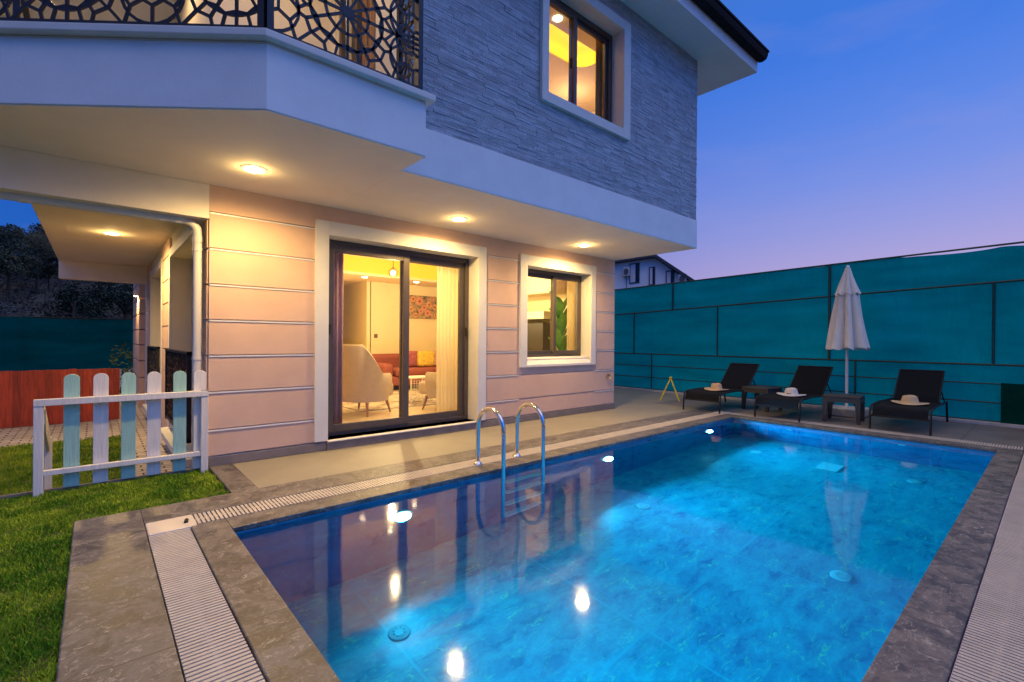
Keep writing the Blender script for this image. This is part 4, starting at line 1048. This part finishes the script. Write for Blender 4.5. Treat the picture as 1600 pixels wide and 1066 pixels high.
TBL = mat('taupe_resin', (.042, .037, .038), .5, noise=.05, nscale=10)
def resin_table(label):
    t = thing('side_table', (0, 0, 0), label, 'side table', 'side tables between the sun loungers')
    MB().box(-.235, .235, -.235, .235, .365, .40).build('table_top', TBL, t, bevel=.012, seg=3)
    b_ = MB()
    for s_ in (-1, 1):
        b_.box(-.225, .225, s_*.225-.012, s_*.225+.012, .30, .366); b_.box(s_*.225-.012, s_*.225+.012, -.225, .225, .302, .3655)
    b_.build('apron', TBL, t)
    for sx in (-1, 1):
        for sy in (-1, 1):
            x, y = sx*.20, sy*.20; m_ = MB()
            q0 = [(x-.038, y-.038), (x+.038, y-.038), (x+.038, y+.038), (x-.038, y+.038)]; dx, dy = sx*.014, sy*.014
            q1 = [(x+dx-.022, y+dy-.022), (x+dx+.022, y+dy-.022), (x+dx+.022, y+dy+.022), (x+dx-.022, y+dy+.022)]
            m_.add([(*p_, .364) for p_ in q0]+[(*p_, 0) for p_ in q1], [(3, 2, 1, 0), (4, 5, 6, 7)]+[(i, (i+1) % 4, 4+(i+1) % 4, 4+i) for i in range(4)])
            m_.build('leg', TBL, t, bevel=.004)
    return t
t0 = resin_table('square taupe resin side table left of the middle lounger'); t0.location = (8.93, 3.47, 0); t0.rotation_euler = (0, 0, R(-8))
t1_ = clone(t0); t1_['label'] = 'square taupe resin side table in front of the closed parasol'; t1_.location = (8.62, 2.16, 0); t1_.rotation_euler = (0, 0, R(6))

def hat(x, y, z, rz, col, band, label):
    t = thing('sun_hat', (0, 0, 0), label, 'hat', 'hats on the sun loungers')
    HM = mat('straw_'+band, col, .9, noise=.12, nscale=50, bump=.6, bscale=240)
    m_ = MB(); n = 36; rings = [(.0, .115), (.03, .117), (.055, .112), (.072, .098), (.082, .065), (.088, .03), (.098, .006), (.13, .0), (.165, .001), (.195, .008), (.197, .003), (.165, -.004), (.13, -.005), (.09, .0)]
    vs = []
    for k in range(n):
        a = 2*math.pi*k/n
        for r_, h_ in rings:
            e = 1.12 if r_ < .1 else 1.08
            zz = h_-(.022*math.exp(-((r_*math.sin(a))/.028)**2) if r_ < .06 else 0)+(.010*math.sin(2*a+1) if r_ > .15 else 0)
            vs.append((r_*e*math.cos(a), r_*math.sin(a), zz))
    q = len(rings); m_.add(vs, [(k*q+i, ((k+1) % n)*q+i, ((k+1) % n)*q+i+1, k*q+i+1) for k in range(n) for i in range(q-1)])
    m_.build('hat_body', HM, t, smooth=True)
    if band == 'white':
        MB().lathe([(.0935, .004), (.0955, .006), (.0905, .030), (.0885, .030)], (0, 0, 0), 36).build('hat_band', mat('black_ribbon', (.01, .01, .012), .5), t, smooth=True)
    t.location = (x, y, z); t.rotation_euler = (0, 0, rz)
hat(8.28, 3.98, .352, R(70), (.62, .42, .24), 'tan', 'tan straw hat on the lounger nearest the house')
hat(8.44, 2.83, .352, R(80), (.72, .68, .64), 'white', 'white brimmed hat with a black ribbon band on the middle lounger')
hat(8.66, 1.38, .352, R(75), (.66, .50, .30), 'natural', 'natural straw hat without a band on the lounger right of the parasol')

um = thing('parasol', (9.30, 2.29, 0), 'closed cream fabric parasol on a white pole standing in front of the netting', 'parasol')
MB().tube([(9.3, 2.29, .08), (9.3, 2.29, 2.42)], .021, 16).build('pole', mat('white_pole', (.75, .73, .72), .4), um, smooth=True)
FABU = mat('cream_parasol_cloth', (.88, .79, .68), .85, noise=.06, nscale=9, bump=.3, bscale=200)
def folded(r0, r1, z0, z1, folds, amp, n=96, m_=14, ph=0., flare=1.):
    vs = []
    for i in range(m_+1):
        s_ = i/m_; z = z0+(z1-z0)*s_; r_ = r1+(r0-r1)*(1-s_)**flare
        for k in range(n):
            a = 2*math.pi*k/n; fo = abs(math.sin(folds*a/2+ph+.5*s_))**.7; rr = r_*(1-amp+amp*fo*1.1)*(1+.05*math.sin(3*a+4*s_))
            vs.append((9.3+rr*math.cos(a), 2.29+rr*math.sin(a), z+(.02*math.sin(folds*a) if i == 0 else 0)))
    return MB().add(vs, [(i*n+k, i*n+(k+1) % n, (i+1)*n+(k+1) % n, (i+1)*n+k) for i in range(m_) for k in range(n)])
folded(.29, .145, 1.10, 2.06, 8, .52, flare=1.15).build('canopy', FABU, um, smooth=True, recalc=False)
folded(.175, .035, 1.985, 2.42, 8, .35, flare=1.1, ph=.4).build('top_vent', FABU, um, smooth=True, recalc=False)
MB().lathe([(0, .06), (.02, .05), (.028, .02), (.03, 0)], (9.3, 2.29, 2.41), 14).build('finial', MATS['white_pole'], um, smooth=True)
t = MB()
for k in range(8):
    a = R(45*k+10); t.tube([(9.3+.05*math.cos(a), 2.29+.05*math.sin(a), 1.3), (9.3+.14*math.cos(a), 2.29+.14*math.sin(a), 1.07)], .007, 6)
t.build('ribs', mat('pale_rib', (.5, .46, .42), .6), um)
MB().box(9.07, 9.53, 2.02, 2.56, 0, .14).build('base', mat('concrete_base', (.50, .47, .42), .8, noise=.15, nscale=9), um, bevel=.025, seg=3)

# yellow folding frame
yf = thing('folding_frame', (8.74, 5.16, 0), 'yellow folding A shaped frame standing on the paving by the netting', 'folding frame')
YEL = mat('yellow_paint', (.80, .66, .02), .5)
MB().obox((8.68, 5.335, 0), (8.75, 5.15, .455), .02, .026).build('leg', YEL, yf, bevel=.003)
MB().obox((8.80, 4.985, 0), (8.75, 5.15, .455), .02, .026).build('leg', YEL, yf, bevel=.003)
MB().tube([(8.72, 5.15, .46), (8.78, 5.15, .46)], .02, 10).build('hinge', YEL, yf)

# ------------------------------------------------------------------ wooded hillside on the left
HX = np.linspace(-75, 60, 70); HYs = np.linspace(38, 150, 44)
def hill(x, y):
    s_ = max(0, min(1, (y-40)/75)); return -.5+15.5*s_*s_*(3-2*s_)+1.2*math.sin(x*.09+y*.05)*s_+.9*math.sin(x*.23)*s_
b = MB(); vs = [(x, y, hill(x, y)) for y in HYs for x in HX]; nx = len(HX)
b.add(vs, [(j*nx+i, j*nx+i+1, (j+1)*nx+i+1, (j+1)*nx+i) for j in range(len(HYs)-1) for i in range(nx-1)])
tag(b.build('hillside', mat('dry_hillside', (.015, .026, .024), .95, noise=.6, nscale=.4, noise2=(.04, .05, .06)), smooth=True), kind='structure')
TLEAF = mat('dark_tree_leaf', (.016, .036, .024), .7, noise=.5, nscale=.6); BARK = MATS['bark']
def tree(seed, tall, fmat):
    random.seed(seed); t = thing('tree', (0, 0, 0), 'dark leafy tree on the wooded hillside above the back netting', 'tree', 'trees on the hillside')
    tr = MB(); tr.tube([(0, 0, -.3), (.1, .05, tall*.35), (.05, 0, tall*.8)], [.22, .16, .05], 8); cr = MB()
    for k in range(8):
        a = random.uniform(0, 6.28); z = tall*random.uniform(.3, .75); l = random.uniform(.8, 1.7); e = (l*math.cos(a), l*math.sin(a), z+random.uniform(.3, 1.1))
        tr.tube([(.05, 0, z), e], [.07, .02], 6)
        leafball(e[0], e[1], e[2], random.uniform(.7, 1.2), random.uniform(.5, .9), 210, .13, cr)
    leafball(0, 0, tall*.82, 1.0, .9, 320, .13, cr)
    tr.build('trunk', BARK, t, smooth=True); cr.build('crown', fmat, t, recalc=False); return t
TR = [tree(3, 4.6, TLEAF), tree(9, 5.8, TLEAF)]
random.seed(21); used = [0, 0]
for k in range(90):
    dpt = random.uniform(46, 118) if k > 30 else random.uniform(100, 122)
    q = random.uniform(-.32, .14); x, y = dpt*q, dpt
    i = k % 2; o = TR[i] if not used[i] else clone(TR[i]); used[i] = 1
    s_ = random.uniform(.7, 1.25); o.location = (x, y, hill(x, y)); o.rotation_euler = (0, 0, random.uniform(0, 6.28)); o.scale = (s_, s_, s_*random.uniform(.85, 1.15))
b = MB()
for k in range(2300):
    y = random.uniform(42, 118); x = y*random.uniform(-.33, .15); z = hill(x, y)
    leafball(x, y, z+.3, random.uniform(.4, 1.1), random.uniform(.35, .9), 26, .17, b)
tag(b.build('undergrowth', mat('dusky_scrub', (.015, .038, .03), .8, noise=.7, nscale=.25, noise2=(.045, .06, .075)), recalc=False), 'low grey green scrub covering the hillside', 'scrub', kind='stuff')
# treetops just showing over the right netting
random.seed(5)
for k, (x, y) in enumerate(((60, 30), (66, 27), (72, 26.5), (58, 24.5))):
    o = clone(TR[k % 2]); o['label'] = 'far dark treetop just showing over the tall netting'; o['group'] = 'far treetops over the netting'; o.location = (x, y, 0.5); o.scale = (1.4, 1.4, 1.25)
